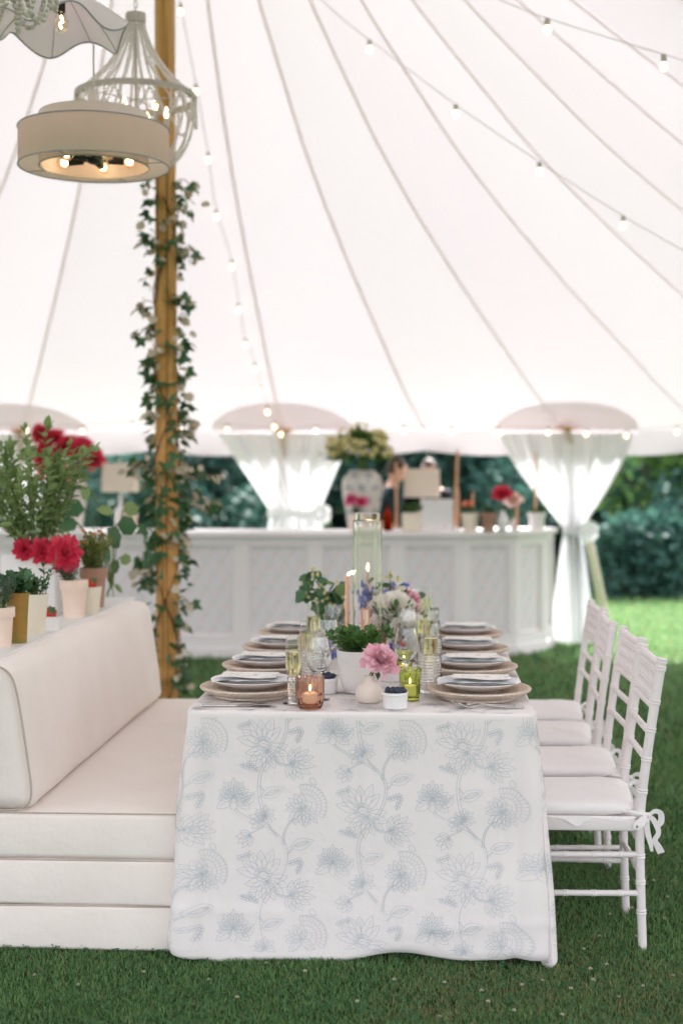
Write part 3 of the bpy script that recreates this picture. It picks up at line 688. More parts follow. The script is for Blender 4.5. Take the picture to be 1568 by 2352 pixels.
def sprayG(c, a):
    for d in (-.85, -.4, .05, .5, .95): petal(c, a + d, 58 if abs(d) < .6 else 44, 19, .75, True, True)
def sprig(c, a):
    pl(rot([(0, 0), (18, -3), (36, 2), (52, 0)], a, c))
    for i in range(4):
        for s_ in (1, -1): petal(tuple(rot([(12 * i + 8, 0)], a, c)[0]), a + s_ * .8, 14, 8, .8, False, n=5)
    q = rot([(56, 0)], a, c)[0]; pl([(q[0] + 5 * math.cos(t), q[1] + 5 * math.sin(t)) for t in np.linspace(0, 2 * PI, 8)])
def vine(pts, w=8, fr=True):
    P = [(p.x, p.y) for p in catmull([(x, y, 0) for x, y in pts], 7)]; A, B = [], []
    for i in range(len(P)):
        a = P[max(0, i - 1)]; b = P[min(len(P) - 1, i + 1)]; tx, ty = b[0] - a[0], b[1] - a[1]; q = math.hypot(tx, ty) or 1; ww = w * (1 - .5 * i / len(P))
        A.append((P[i][0] + ty / q * ww / 2, P[i][1] - tx / q * ww / 2)); B.append((P[i][0] - ty / q * ww / 2, P[i][1] + tx / q * ww / 2))
    pl(A); pl(B)
    if fr: fringe(A, 1, 3.5, 1); fringe(B, -1, 3.5, 1); 
# one repeat (column 378 wide, 500 tall; next column drops by half)
vine([(402, 985), (386, 930), (376, 860), (384, 800), (412, 752), (446, 716), (472, 668), (483, 615), (474, 572), (448, 540), (400, 512), (345, 482), (300, 456), (284, 440)], 11)
vine([(450, 542), (425, 515), (405, 490)], 6); vine([(470, 575), (474, 530), (490, 496), (512, 472)], 6); vine([(430, 738), (458, 770), (500, 768)], 6)
vine([(486, 610), (505, 590)], 5, False); vine([(378, 850), (395, 870)], 5, False); vine([(392, 508), (360, 525), (335, 540)], 5, False)
flowerB((392, 690)); flowerC((280, 378)); flowerA((556, 425)); flowerD((542, 768), .05); flowerE((400, 460))
leafF((430, 876), -.35); leafF((542, 570), -.3); sprayG((345, 540), 2.55); sprig((376, 800), -2.4); sprig((484, 650), -.35); sprayG((395, 480), 2.9); sprig((300, 770), .3); sprig((520, 690), -1.2); leafF((330, 905), 2.4, 70); sprig((350, 610), 2.8); petal((556, 425), 2.9, 80, 26, .75); petal((556, 425), 2.2, 84, 26, .75); petal((556, 425), 1.6, 82, 26, .75); petal((556, 425), 1.0, 80, 26, .75)
x0t, y0t = 392, 690
QV, QF = [], []
def lay(pts, wid):
    R3 = []; ok = True
    for (u, v) in pts:
        if v < .03 and (u < .004 or u > CW - .004 or -v > CD - .01): ok = False; break
        if v > .735 or u < -.32 or u > CW + .32: ok = False; break
        if v <= 0.003:
            R3.append((Vector((TX0 + u, TY0 + max(.004, -v), TZ + .0040)), Vector((0, 0, 1))))
        else:
            e = 1e-3; a = cp3(u, v); tu = cp3(u + e, v) - a; tv = cp3(u, v + e) - a; nn = tu.cross(tv); nn = nn.normalized() if nn.length > 1e-12 else Vector((0, -1, 0))
            if nn.dot(perim(u)[1]) < 0 and v > .02: nn = -nn
            R3.append((a + nn * .0008, nn))
    if not ok or len(R3) < 2: return
    o = len(QV)
    for i, (p, nn) in enumerate(R3):
        t = R3[min(i + 1, len(R3) - 1)][0] - R3[max(i - 1, 0)][0]; s_ = t.cross(nn)
        if s_.length < 1e-12: s_ = Vector((1, 0, 0))
        s_.normalize(); QV.append(p - s_ * wid / 2 - CO); QV.append(p + s_ * wid / 2 - CO)
    for i in range(len(R3) - 1): QF.append((o + 2 * i, o + 2 * i + 1, o + 2 * i + 3, o + 2 * i + 2))
# anchor: the B flower at (390,690) of the detail view lies 0.25 m from the cloth corner and 0.50 m down
UA, VA = (390 - 88) * UNIT * .985, (690 - 68) * UNIT
for ci in range(-2, 5):
    for ri in range(-7, 3):
        du_, dv_ = ci * 378 * UNIT, (ri * 500 + (-250 if ci % 2 else 0)) * UNIT
        if VA + dv_ < -CD - .3 or VA + dv_ > 1.1 or UA + du_ < -.5 or UA + du_ > CW + .5: continue
        far = VA + dv_ < -.55
        for ln in LINES:
            if (far or VA + dv_ < -.15) and len(ln) == 2: continue
            lay([(UA + du_ + (x - x0t) * UNIT, VA + dv_ + (y - y0t) * UNIT) for x, y in ln], .0013 if len(ln) > 2 else .0010)
po = npmesh('printed_flowers', np.array([tuple(v) for v in QV]), np.array(QF), m_line, cl); tag(po, kind='stuff')

# ================================================================ chiavari chairs
def ringed(p0, p1, r, ts, mb_, n=12, r1=None, path=None):
    p0, p1 = Vector(p0), Vector(p1); r1 = r1 or r; Lg = (p1 - p0).length; st_ = [(0.0, 1.0), (1.0, 1.0)]
    for t in ts:
        for (d, k) in ((-.0075, 1), (-.0062, 1.16), (-.0035, 1.19), (-.0012, 1.04), (.0012, 1.04), (.0035, 1.19), (.0062, 1.16), (.0075, 1)): st_.append((t + d / Lg, k))
    if path: st_ += [(i / 14, 1.0) for i in range(1, 14) if all(abs(i / 14 - t) > .012 / Lg for t in ts)]
    st_ = sorted(q for q in st_ if -1e-9 <= q[0] <= 1 + 1e-9); f = path or (lambda t: p0.lerp(p1, t))
    mb_.tube([f(t) for t, _ in st_], [(r + (r1 - r) * t) * k for t, k in st_], n)
def make_chair():
    c = empty('banquet_chair', 'x', 'chair', (0, 0, 0), 'white bamboo-style chairs along the table')
    zs, yb, yf, xb, xf = .405, .178, .195, .19, -.19
    for s_ in (-1, 1):
        def path(t, s_=s_):
            z = .918 * t; x = xb + (.012 * (1 - z / zs) ** 1.5 if z < zs else .066 * ((z - zs) / (.918 - zs)) ** 1.25); return Vector((x, s_ * yb, z))
        mb = MB(); ringed((0, 0, 0), (0, 0, .918), .0135, (.13, .232, .322, .545, .655, .755, .85, .965, .99), mb, 14, .0155, path); mb.build('back_post', m_chair, c)
        mb = MB(); ringed((xf - .008, s_ * yf, 0), (xf, s_ * yf, .40), .0125, (.3, .5, .75, .93), mb, 12, .016); mb.build('front_leg', m_chair, c)
        for z in (.178, .300): mb = MB(); ringed((xf, s_ * yf, z), (xb + .003, s_ * yb, z), .0095, (.16, .39, .62, .84), mb, 10); mb.build('stretcher', m_chair, c)
    for (x, y, zz) in ((xb + .003, yb, (.24, .335)), (xf, yf, (.215, .33))):
        for z in zz: mb = MB(); ringed((x, -y, z), (x, y, z), .0095, (.25, .5, .75), mb, 10); mb.build('stretcher', m_chair, c)
    def bx_(z): return xb + .066 * ((z - zs) / (.918 - zs)) ** 1.25
    for z in (.895, .762, .682, .600): mb = MB(); ringed((bx_(z), -yb, z), (bx_(z), yb, z), .0115 if z > .85 else .0095, (.12, .25, .38, .5, .62, .75, .88), mb, 10); mb.build('back_rail', m_chair, c)
    for k in range(7):
        y = -yb + 2 * yb * (k + 1) / 8; mb = MB(); ringed((bx_(.762), y, .762), (bx_(.895), y, .895), .0085, (.2, .5, .8), mb, 9); mb.build('spindle', m_chair, c)
    mb = MB(); mb.box((xf - .018, -yf - .012, .378), (xb - .012, yf + .012, .419), .009, 3); mb.build('seat', m_chair, c)
    # soft cushion
    P = []; lv = [(.0, .80), (.012, .97), (.022, 1.0), (.034, .985), (.043, .93), (.049, .80), (.052, .55), (.053, .25), (.0535, .02), (.0535, 0.0)]
    for (h, k) in lv:
        row = []
        for j in range(48):
            a = 2 * PI * j / 48; ca, sa = math.cos(a), math.sin(a); e = .38
            x = math.copysign(abs(ca) ** e, ca); y = math.copysign(abs(sa) ** e, sa); w = .006 * math.sin(3 * a + .7) + .004 * math.sin(7 * a)
            row.append(Vector((-.012 + (x * .197 + w) * k, (y * (.205 - .012 * x) + w) * k, .4205 + h + .004 * math.sin(a * 2 + 1) * k + (.006 if h < .001 else 0) * math.sin(5 * a))))
        P.append(row)
    P = [[p + Vector((0, 0, .0045 * noise.noise(p * 16) + .003 * noise.noise(p * 41))) + (p - Vector((-.012, 0, p.z))) * (.035 * noise.noise(p * 23 + Vector((3, 1, 7)))) for p in r] for r in P]
    mb = MB(); mb.grid(P, cv=True); cu_ = mb.build('cushion', m_cush, c)
    fl = MB(); pts = []   # loose skirt edge of the cover
    for j in range(60):
        t = j / 59; pts.append([Vector((-.20 + .375 * t, -.212, .428)), Vector((-.20 + .375 * t, -.217 - .002 * math.sin(t * 30), .420 - .004 * math.sin(t * 17) - .022 * math.exp(-((t - .52) / .07) ** 2))) ])
    fl.grid(pts); fl.build('cover_flap', m_cush, cu_)
    for s_ in (-1, 1):      # ribbon ties at the back posts
        mb = MB(); y0 = s_ * yb; z0 = .432
        mb.tube(catmull([(xb - .05, y0 - s_ * .0, z0 + .006), (xb - .012, y0 + s_ * .019, z0 + .002), (xb + .012, y0 + s_ * .018, z0), (xb + .022, y0 + s_ * .012, z0 - .002)], 4), [.007, .008, .008, .008, .008, .008, .008, .007, .006, .006, .006, .006, .006], 6)
        k0 = Vector((xb + .024, y0 + s_ * .02, z0 - .003)); mb.blob(k0, (.008, .007, .009), 8, 6, .1)
        N_ = (0.25, 1, .1)
        for lst, w in (([(0, 0, 0), (.018, -.006, .014), (.036, -.006, .008), (.038, -.002, -.018), (.026, 0, -.030), (.016, 0, -.012), (.004, 0, -.001)], [.008, .014, .018, .02, .018, .013, .008]),
                       ([(0, 0, 0), (-.016, -.012, -.004), (-.036, -.016, -.022), (-.042, -.016, -.034), (-.026, -.018, -.03), (-.006, -.012, -.008)], [.008, .014, .018, .016, .014, .008]),
                       ([(0, 0, -.002), (-.006, -.008, -.03), (-.002, -.01, -.06), (.006, -.01, -.09), (.010, -.006, -.112)], [.008, .016, .018, .014, .008]),
                       ([(.004, 0, -.004), (.024, -.006, -.03), (.030, -.004, -.055), (.020, 0, -.078), (.030, -.002, -.098), (.040, 0, -.118)], [.008, .018, .015, .017, .022, .024])):
            pts = [k0 + Vector((x_, s_ * -y_ , z_)) for x_, y_, z_ in lst]; pp_ = catmull(pts, 4); ww = list(np.interp(np.linspace(0, 1, len(pp_)), np.linspace(0, 1, len(w)), w)); mb.ribbon(pp_, ww, N_)
        mb.build('ribbon_bow', m_cush, c)
    return c
CH = make_chair(); names = ['nearest the camera with its whole back in view', 'second from the camera along the table', 'third from the camera along the table', 'farthest from the camera along the table']
for k, (yy, xx, rz) in enumerate([(4.485, .489, .0), (5.0, .505, .035), (5.53, .488, -.03), (6.05, .51, .02)]):
    o = CH if k == 0 else dup(CH); o.location = (xx, yy, .0); o.rotation_euler = (0, 0, rz)
    o['label'] = 'white bamboo-style chair with cushion, ' + names[k]
# ================================================================ small-thing materials
m_terra = M('terracotta_pale', (.62, .40, .30), .85, .15, col2=(.70, .52, .42), nscale=9, bump=.2, bscale=60)
m_terra2 = M('terracotta_brown', (.36, .20, .14), .85, .15, col2=(.42, .26, .19), nscale=9, bump=.2, bscale=60)
m_blush = M('terracotta_blush', (.76, .58, .48), .85, .15, col2=(.82, .66, .56), nscale=7, bump=.15, bscale=60)
m_mossy = M('terracotta_mossy', (.42, .20, .055), .9, .1, col2=(.22, .20, .05), nscale=7, ndet=8, bump=.5, bscale=45)
m_cream = M('cream_pot', (.78, .70, .58), .8, .2, col2=(.73, .65, .53), nscale=8, bump=.15, bscale=70)
m_soil = M('potting_soil', (.025, .016, .010), .95, .05, bump=.8, bscale=200)
m_ceram = M('white_ceramic', (.82, .79, .79), .3, .5)
m_leaf = M('leaf_green', (.045, .125, .030), .5, .35, island=(.10, .21, .05), transl=.3)
m_leafd = M('leaf_dark', (.036, .112, .046), .45, .4, island=(.09, .20, .08), transl=.22)
m_leafb = M('leaf_blueberry', (.17, .26, .10), .5, .3, island=(.33, .44, .18), transl=.35)
m_sage = M('leaf_sage', (.10, .15, .115), .7, .2, island=(.17, .22, .18), transl=.2)
m_yel = M('leaf_yellowgreen', (.20, .24, .06), .6, .25, island=(.34, .36, .12), transl=.3)
m_dryl = M('leaf_cream', (.58, .49, .36), .7, .2, island=(.70, .62, .50), transl=.25)
m_stem = M('plant_stem', (.11, .16, .05), .7, .2)
m_vinest = M('vine_stem', (.16, .085, .05), .8, .15)
m_red = M('petal_red', (.64, .025, .07), .55, .25, island=(.72, .07, .12), transl=.3)
m_pink = M('petal_pink', (.90, .50, .60), .6, .2, island=(.94, .72, .77), transl=.35)
m_hot = M('petal_hotpink', (.80, .12, .28), .6, .2, island=(.85, .22, .38), transl=.3)
m_petw = M('petal_white', (.86, .80, .72), .6, .2, island=(.88, .84, .78), transl=.35)
m_blush2 = M('petal_blush', (.84, .60, .56), .6, .2, island=(.86, .72, .68), transl=.35)
m_coral = M('petal_coral', (.86, .26, .16), .6, .2, island=(.9, .36, .22), transl=.3)
m_blue = M('petal_blue', (.22, .25, .62), .6, .2, island=(.34, .36, .72), transl=.25)
m_mauve = M('petal_mauve', (.46, .24, .32), .6, .2, island=(.6, .38, .46), transl=.25)
m_yelf = M('petal_cream_yellow', (.72, .62, .26), .65, .2, island=(.82, .76, .46), transl=.3)
m_orange = M('petal_orange', (.85, .28, .03), .6, .2, island=(.9, .4, .05))
m_berryg = M('green_berry', (.24, .34, .20), .6, .3, island=(.33, .42, .28))
m_straw = M('strawberry_red', (.66, .045, .02), .35, .5, col2=(.55, .03, .015), nscale=40)
m_blueb = M('blueberry_skin', (.022, .026, .050), .55, .3, col2=(.06, .07, .11), nscale=60)
m_vase = lattice_print('blue_white_china', (.66, .61, .58), [((.28, .27, .34), (.11, .10), (0, 0), .034, .65), ((.34, .30, .34), (.085, .08), (.03, .03), .018, .6)], .3)
m_shade = M('lamp_shade_linen', (.88, .80, .73), .8, .15, transl=.4, tcol=(.92, .83, .74))

LEAF = ([(0, 0, 0), (.24, .32, .05), (.21, .68, .04), (0, 1, -.08), (-.21, .68, .04), (-.24, .32, .05)], [(0, 1, 2, 3), (0, 3, 4, 5)])
WIDE = ([(0, 0, 0), (.40, .28, .07), (.36, .70, .05), (0, 1, -.04), (-.36, .70, .05), (-.40, .28, .07)], [(0, 1, 2, 3), (0, 3, 4, 5)])
IVY = ([(0, 0, 0), (-.42, -.08, .02), (-.58, .38, .0), (-.25, .48, .07), (0, 1.0, -.05), (.25, .48, .07), (.58, .38, .0), (.42, -.08, .02)], [(0, 3, 2, 1), (0, 5, 4, 3), (0, 7, 6, 5)])
NEED = ([(-.05, 0, 0), (.05, 0, 0), (.05, .8, 0), (0, 1, 0), (-.05, .8, 0), (-.02, .4, .02)], [(0, 1, 2, 3), (0, 3, 4, 5)])
def tmesh(name, T, mat):
    me = bpy.data.meshes.new(name); me.from_pydata(T[0], [], T[1]); me.materials.append(mat); me.polygons.foreach_set('use_smooth', [True] * len(T[1])); me.update(); return me
def leaf_objects(parent, me, R, L, name='leaf'):
    for r, l in zip(R, L):
        o = bpy.data.objects.new(name, me); COL.objects.link(o); o.parent = parent
        o.matrix_local = Matrix(((r[0][0], r[0][1], r[0][2], l[0]), (r[1][0], r[1][1], r[1][2], l[1]), (r[2][0], r[2][1], r[2][2], l[2]), (0, 0, 0, 1)))
def leaf_mass(parent, T, R, L, mat, name='leaves'):
    V, F = scatter(T[0], T[1], R, L); return stuff(npmesh(name, V, F, mat, parent, True))
def sprouts(c, r, h, n, k, spread=.8, seed=0, droop=0.0, both=True):
    """curved stems from c; returns stems (list of points) and leaf places and directions"""
    rs = np.random.default_rng(seed); stems, L, D = [], [], []
    for i in range(n):
        a = rs.uniform(0, 2 * PI); q = rs.uniform(.15, 1) ** .6; tip = np.array([r * q * math.cos(a), r * q * math.sin(a), h * rs.uniform(.62, 1.0) * (1 - .25 * q)])
        base = np.array([r * .25 * q * math.cos(a), r * .25 * q * math.sin(a), 0]); mid = base * .5 + tip * .5 + np.array([0, 0, h * .12]) + rs.normal(0, r * .06, 3)
        tip = tip + np.array([0, 0, -droop * h * q]); pts = []
        for t in np.linspace(0, 1, 7): pts.append((1 - t) ** 2 * base + 2 * t * (1 - t) * mid + t * t * tip)
        stems.append([np.array(c) + p for p in pts])
        for j in range(k):
            t = (j + .8) / k * (1 - .12) + .1; t = min(t, 1); p = (1 - t) ** 2 * base + 2 * t * (1 - t) * mid + t * t * tip; tg = tip - base; tg = tg / np.linalg.norm(tg)
            for s_ in ((1, -1) if both else (1,)):
                sd = np.cross(tg, rs.normal(size=3)); sd /= np.linalg.norm(sd); L.append(np.array(c) + p); D.append(sd * spread * s_ + tg * .6 + rs.normal(0, .18, 3))
        L.append(np.array(c) + tip); D.append(tg + rs.normal(0, .2, 3))
    return stems, np.array(L), np.array(D)
def herb(parent, c, r, h, n, k, size, T, mat, seed=0, spread=.8, droop=0.0, stemr=.0012, stem=None, sj=.35):
    st_, L, D = sprouts(c, r, h, n, k, spread, seed, droop); rs = np.random.default_rng(seed + 5)
    mb = MB()
    for s_ in st_: mb.tube(s_, [stemr * 1.3] * 3 + [stemr] * 4, 5, cap=False)
    mb.build('stems', stem or m_stem, parent)
    leaf_mass(parent, T, frames(D, rs.normal(0, .5, len(L)), size * rs.uniform(1 - sj, 1 + sj, len(L))), L, mat)
def petals(mb, c, R, axis=(0, 0, 1), layers=((5, .15, 1.0), (6, .6, .9), (7, 1.0, .75), (6, 1.3, .6)), w=.75, cup=.35, seed=0, jag=.05, nu=5, nv=4):
    """peony head: rings of cupped petals. layers = (count, elevation, length)"""
    rs = random.Random(seed); q = Vector(axis).normalized().to_track_quat('Z', 'Y').to_matrix()
    for li, (n, el, Ln) in enumerate(layers):
        for k in range(n):
            ph = 2 * PI * (k + rs.uniform(-.25, .25)) / n + li * .9; e0 = el + rs.uniform(-.2, .2); L_ = R * Ln * rs.uniform(.85, 1.15); W_ = L_ * w * rs.uniform(.8, 1.2)
            P = []; pos = Vector((0, 0, 0)); r_ = Vector((math.cos(ph), math.sin(ph), 0)); sd = Vector((-math.sin(ph), math.cos(ph), 0)); cur = rs.uniform(-.5, .6)
            for i in range(nu):
                t = i / (nu - 1); e = e0 + .35 - (.5 + cur * .5) * t; dr = r_ * math.cos(e) + Vector((0, 0, math.sin(e)))
                if i: pos = pos + dr * (L_ / (nu - 1))
                nr = r_ * -math.sin(e) + Vector((0, 0, math.cos(e))); ww = W_ * (.22 + .78 * math.sin(PI * min(.80, .12 + t * .70))); row = []
                for j in range(nv):
                    s_ = -1 + 2 * j / (nv - 1); tip = (-.07 * L_ * abs(s_) ** 2 + rs.uniform(-jag, jag) * L_) * (t > .9)
                    row.append(Vector(c) + q @ (pos + sd * (s_ * ww / 2) + nr * (cup * ww * .5 * s_ * s_ + rs.uniform(-.02, .02) * L_) + dr * tip))
                P.append(row)
            mb.grid(P)
def flower(parent, c, R, mat, axis=(0, 0, 1), seed=0, name='flower_head', **kw):
    mb = MB(); petals(mb, c, R, axis, seed=seed, **kw); return mb.build(name, mat, parent)
FULL = ((7, .05, 1.0), (8, .45, .95), (9, .8, .85), (9, 1.1, .75), (7, 1.35, .62))

# ================================================================ pots on the shelf
def pot(name, label, px, py, wpx, hpx, mat, style='rim', Y=None, taper=.72, group='pots on the white shelf', soil=True, z0=SZ):
    p = onz(px, py, z0) if Y is None else Vector(((px - VPX) / FPX * Y, Y, z0))
    R_ = sz(wpx, p.y) / 2; H = sz(hpx, p.y); o = empty(name, label, 'pot', p, group)
    if style == 'rim': pr = [(0, .0), (R_ * taper, 0), (R_ * (taper + .20 * (1 - taper) / .28 * .7), H * .74), (R_ * .985, H * .745), (R_, H * .76), (R_, H * .985), (R_ * .97, H), (R_ * .88, H), (R_ * .86, H * .88), (0, H * .88)]
    elif style == 'plain': pr = [(0, 0), (R_ * taper, 0), (R_ * (taper + 1) / 2, H * .55), (R_, H * .98), (R_ * .97, H), (R_ * .88, H), (R_ * .85, H * .9), (0, H * .9)]
    else: pr = [(0, 0), (R_ * taper, 0), (R_ * (taper + .1), H * .1), (R_ * (taper + .6 * (1 - taper)), H * .5), (R_ * .93, H * .8), (R_, H * .97), (R_ * .97, H), (R_ * .9, H), (R_ * .86, H * .9), (0, H * .9)]
    mb = MB(); mb.lathe(pr, 36); mb.build('body', mat, o)
    if soil: mb = MB(); mb.lathe([(R_ * .85, H * .895), (R_ * .5, H * .91), (0, H * .905)], 20); mb.build('soil', m_soil, o)
    return o, R_, H
# lavender in the front pot
o, R_, H = pot('lavender_pot', 'blush clay pot of grey-green lavender at the photo edge', 3, 1484, 66, 92, m_blush)
herb(o, (0, 0, H * .9), R_ * 1.25, .14, 26, 9, .026, NEED, m_sage, 3, .9)
o, R_, H = pot('mossy_pot', 'mossy orange clay pot of mint, tallest of the small pots', 42, 1476, 52, 118, m_mossy, 'plain', taper=.78)
herb(o, (0, 0, H * .92), R_ * 1.6, .085, 22, 5, .026, WIDE, m_leafd, 4, .9)
o, R_, H = pot('cream_pot', 'cream tapered pot of leafy herbs beside the strawberry dish', 84, 1457, 58, 95, m_cream, 'plain', taper=.66)
herb(o, (0, 0, H * .92), R_ * 1.1, .085, 14, 5, .022, LEAF, m_leafd, 6, .9)
herb(o, (.02, 0, H * .92), R_ * 2.2, .17, 4, 8, .022, LEAF, m_leafd, 16, .9)
o, R_, H = pot('blush_pot', 'wide blush clay pot with a sprig of lavender behind the red peonies', 171, 1418, 66, 88, m_blush, taper=.74)
herb(o, (-.02, 0, H * .9), R_ * .75, .095, 22, 8, .022, NEED, m_sage, 7, .9)
o, R_, H = pot('cream_pot', 'small cream pot holding one strawberry at the far end of the shelf', 212, 1410, 46, 64, m_cream, 'plain', taper=.7)
def strawberry(c, r, label, parent=None):
    o = empty('strawberry', label, 'strawberry', c, 'strawberries among the pots'); mb = MB(); pr = [(0, -r * 1.15), (r * .35, -r * .95), (r * .78, -r * .3), (r * .95, r * .25), (r * .8, r * .75), (r * .4, r * .95), (0, r)]
    mb.lathe(pr, 18); b = mb.build('berry', m_straw, o); b.rotation_euler = (.9, .3, .5)
    mb = MB()
    V, F = scatter(LEAF[0], LEAF[1], frames(np.array([[math.cos(a), math.sin(a), .1] for a in np.linspace(0, 5.2, 6)]), None, r * .8), np.tile([[0, 0, r * 1.0]], (6, 1))); k = npmesh('calyx', V, F, m_leafd, o); k.rotation_euler = (.9, .3, .5)
    return o
q = o.location.copy(); strawberry(q + Vector((.0, -.005, H * .93 + .02)), .024, 'red strawberry sitting in the small cream pot')
o, R_, H = pot('thyme_pot', 'brown clay pot of yellow-green thyme at the far end of the shelf', 216, 1394, 64, 92, m_terra2)
herb(o, (0, 0, H * .9), R_ * 1.35, .19, 52, 9, .015, WIDE, m_yel, 9, .9)
mb = MB()
for k in range(9): petals(mb, (random.uniform(-.06, .05), random.uniform(-.06, .05), H + random.uniform(.10, .16)), .014, seed=k, layers=((7, .4, 1), (6, .9, .8)), nu=3, nv=3)
mb.build('marigolds', m_orange, o)
# white dish with a strawberry
p = onz(120, 1447, SZ); o = empty('dish', 'small square white dish holding a strawberry', 'dish', p); w = sz(44, p.y) / 2; h = sz(33, p.y); P = []
for (k, z) in ((.80, 0), (1.0, h), (.94, h), (.78, h * .25)):
    P.append([Vector((w * k * math.copysign(abs(math.cos(a)) ** .45, math.cos(a)), w * k * math.copysign(abs(math.sin(a)) ** .45, math.sin(a)), z)) for a in np.linspace(0, 2 * PI, 33)[:-1]])
mb = MB(); mb.grid(P, cv=True); n_ = len(mb.v); mb.f.append(tuple(range(n_ - 32, n_))); mb.m.append(0); mb.build('body', m_ceram, o)
strawberry(p + Vector((-.01, 0, h * .9 + .012)), .027, 'red strawberry in the square white dish')
# white planter box with blueberry bush
BP = Vector(((66 - VPX) / FPX * 5.66, 5.66, SZ)); o = empty('planter_box', 'tall white fluted planter box holding the blueberry bush', 'planter', BP)
bw, bh = sz(130, 5.66) / 2, sz(140, 5.66)
mb = MB(); mb.box((-bw, -bw * .75, 0), (bw, bw * .75, bh), .006, 2); mb.build('body', m_white, o, False)
for k in range(7): mb = MB(); y = -bw * .66 + k * bw * .22; mb.box((bw + .0005, y - .008, .02), (bw + .006, y + .008, bh - .02), .004, 2); mb.build('flute', m_white, o, False)
bush = empty('blueberry_bush', 'tall leafy blueberry bush with pale unripe berries above the white planter', 'plant', BP + Vector((0, 0, bh + .001)))
st_, L, D = sprouts((0, 0, 0), .30, .56, 40, 13, .75, 21)
for s_ in range(3):        # the tall shoot that overtops the rest
    a_, b_, c_ = sprouts((.03 * s_, 0, 0), .10, .66, 1, 13, .75, 40 + s_); st_ += a_; L = np.concatenate([L, b_]); D = np.concatenate([D, c_])
mb = MB()
for s_ in st_: mb.tube(s_, [.003, .0028, .0024, .002, .0017, .0014, .001], 6, cap=False)
mb.build('stems', m_stem, bush)
S = .047 * RNG.uniform(.65, 1.35, len(L)); R = frames(D, RNG.normal(0, .5, len(L)), S); o_ = np.argsort(L[:, 1] - .6 * L[:, 2]); nl = 280
me_ = tmesh('blueberry_leaf', LEAF, m_leafb); leaf_objects(bush, me_, R[o_[:nl]], L[o_[:nl]]); leaf_mass(bush, LEAF, R[o_[nl:]], L[o_[nl:]], m_leafb)
mb = MB(); rs = random.Random(4)
for k in range(9):
    c_ = Vector((rs.uniform(-.16, .16), rs.uniform(-.16, .0), rs.uniform(.06, .30)))
    for j in range(6): mb.blob(c_ + Vector((rs.uniform(-.017, .017), rs.uniform(-.017, .017), rs.uniform(-.017, .017))), .0085, 8, 6)
stuff(mb.build('berries', m_berryg, bush))
# red peonies tucked below the bush
for k, (px, py, r, Yp, lab) in enumerate([(150, 1272, .076, 5.48, 'red peony drooping over the corner of the white planter'), (98, 1266, .054, 5.56, 'red peony half hidden below the blueberry stems'), (56, 1262, .052, 5.57, 'red peony at the white planter rim near the photo edge')]):
    p = at(px, py, Yp); o = empty('peony', lab, 'flower', p, 'red peonies at the planter'); flower(o, (0, 0, 0), r, m_red, (.35, -.9, .15), 30 + k, layers=((9, -.15, 1.0), (10, .15, 1.0), (11, .45, .9), (11, .8, .8), (9, 1.15, .65)), w=.6, jag=.12, cup=.45, nu=5, nv=5)
    mb = MB(); mb.tube([(0, .01, 0), (-.01, .05, -.03), (-.02, .09, -.06)], .003, 6); mb.build('stem', m_stem, o)
# strawberry plant with big leaves trailing over the end
SP = Vector((-1.43, 6.25, SZ)); o = empty('strawberry_plant', 'strawberry plant with large dark leaves trailing off the shelf end', 'plant', SP, None)
mb = MB(); lv = []
for (px, py, Yp, s_, dx, dz, mt) in [(247, 1215, 6.2, .088, .5, -.6, 0), (222, 1175, 6.22, .08, -.1, 1, 0), (268, 1205, 6.18, .084, 1, -.1, 0), (240, 1250, 6.16, .07, .2, -1, 0), (195, 1170, 6.3, .075, -1, .1, 0), (200, 1150, 6.35, .06, -.2, 1, 1), (282, 1172, 6.05, .065, 1, .15, 1), (262, 1178, 6.05, .06, -1, .25, 1),
                                  (180, 1200, 6.25, .07, -1, -.3, 0), (165, 1185, 6.25, .06, -.8, .4, 0), (258, 1285, 6.3, .055, .4, -.9, 0), (275, 1280, 6.3, .05, 1, -.3, 1), (250, 1330, 6.4, .05, .2, -1, 1), (262, 1345, 6.4, .045, .8, -.5, 1), (248, 1372, 6.42, .045, -.2, -1, 1), (262, 1390, 6.42, .04, .9, 0, 0), (240, 1395, 6.42, .04, -.6, -.4, 1), (232, 1290, 6.2, .055, -.2, -1, 0)]:
    p = at(px, py, Yp) - SP; lv.append((p, s_, dx, dz, mt)); mb.tube(catmull([(0, 0, .05), p * .5 + Vector((0, 0, .06)), p], 4), .0022, 5, cap=False)
mb.build('stems', m_stem, o)
for mt, me_ in ((0, tmesh('strawberry_leaf_dark', WIDE, m_leafd)), (1, tmesh('strawberry_leaf_light', WIDE, m_leafb))):
    sel = [q for q in lv if q[4] == mt]; leaf_objects(o, me_, frames(np.array([[q[2], -.35, q[3]] for q in sel]), RNG.uniform(.7, 1.9, len(sel)), np.array([q[1] * 1.35 for q in sel])), np.array([tuple(q[0]) for q in sel]))

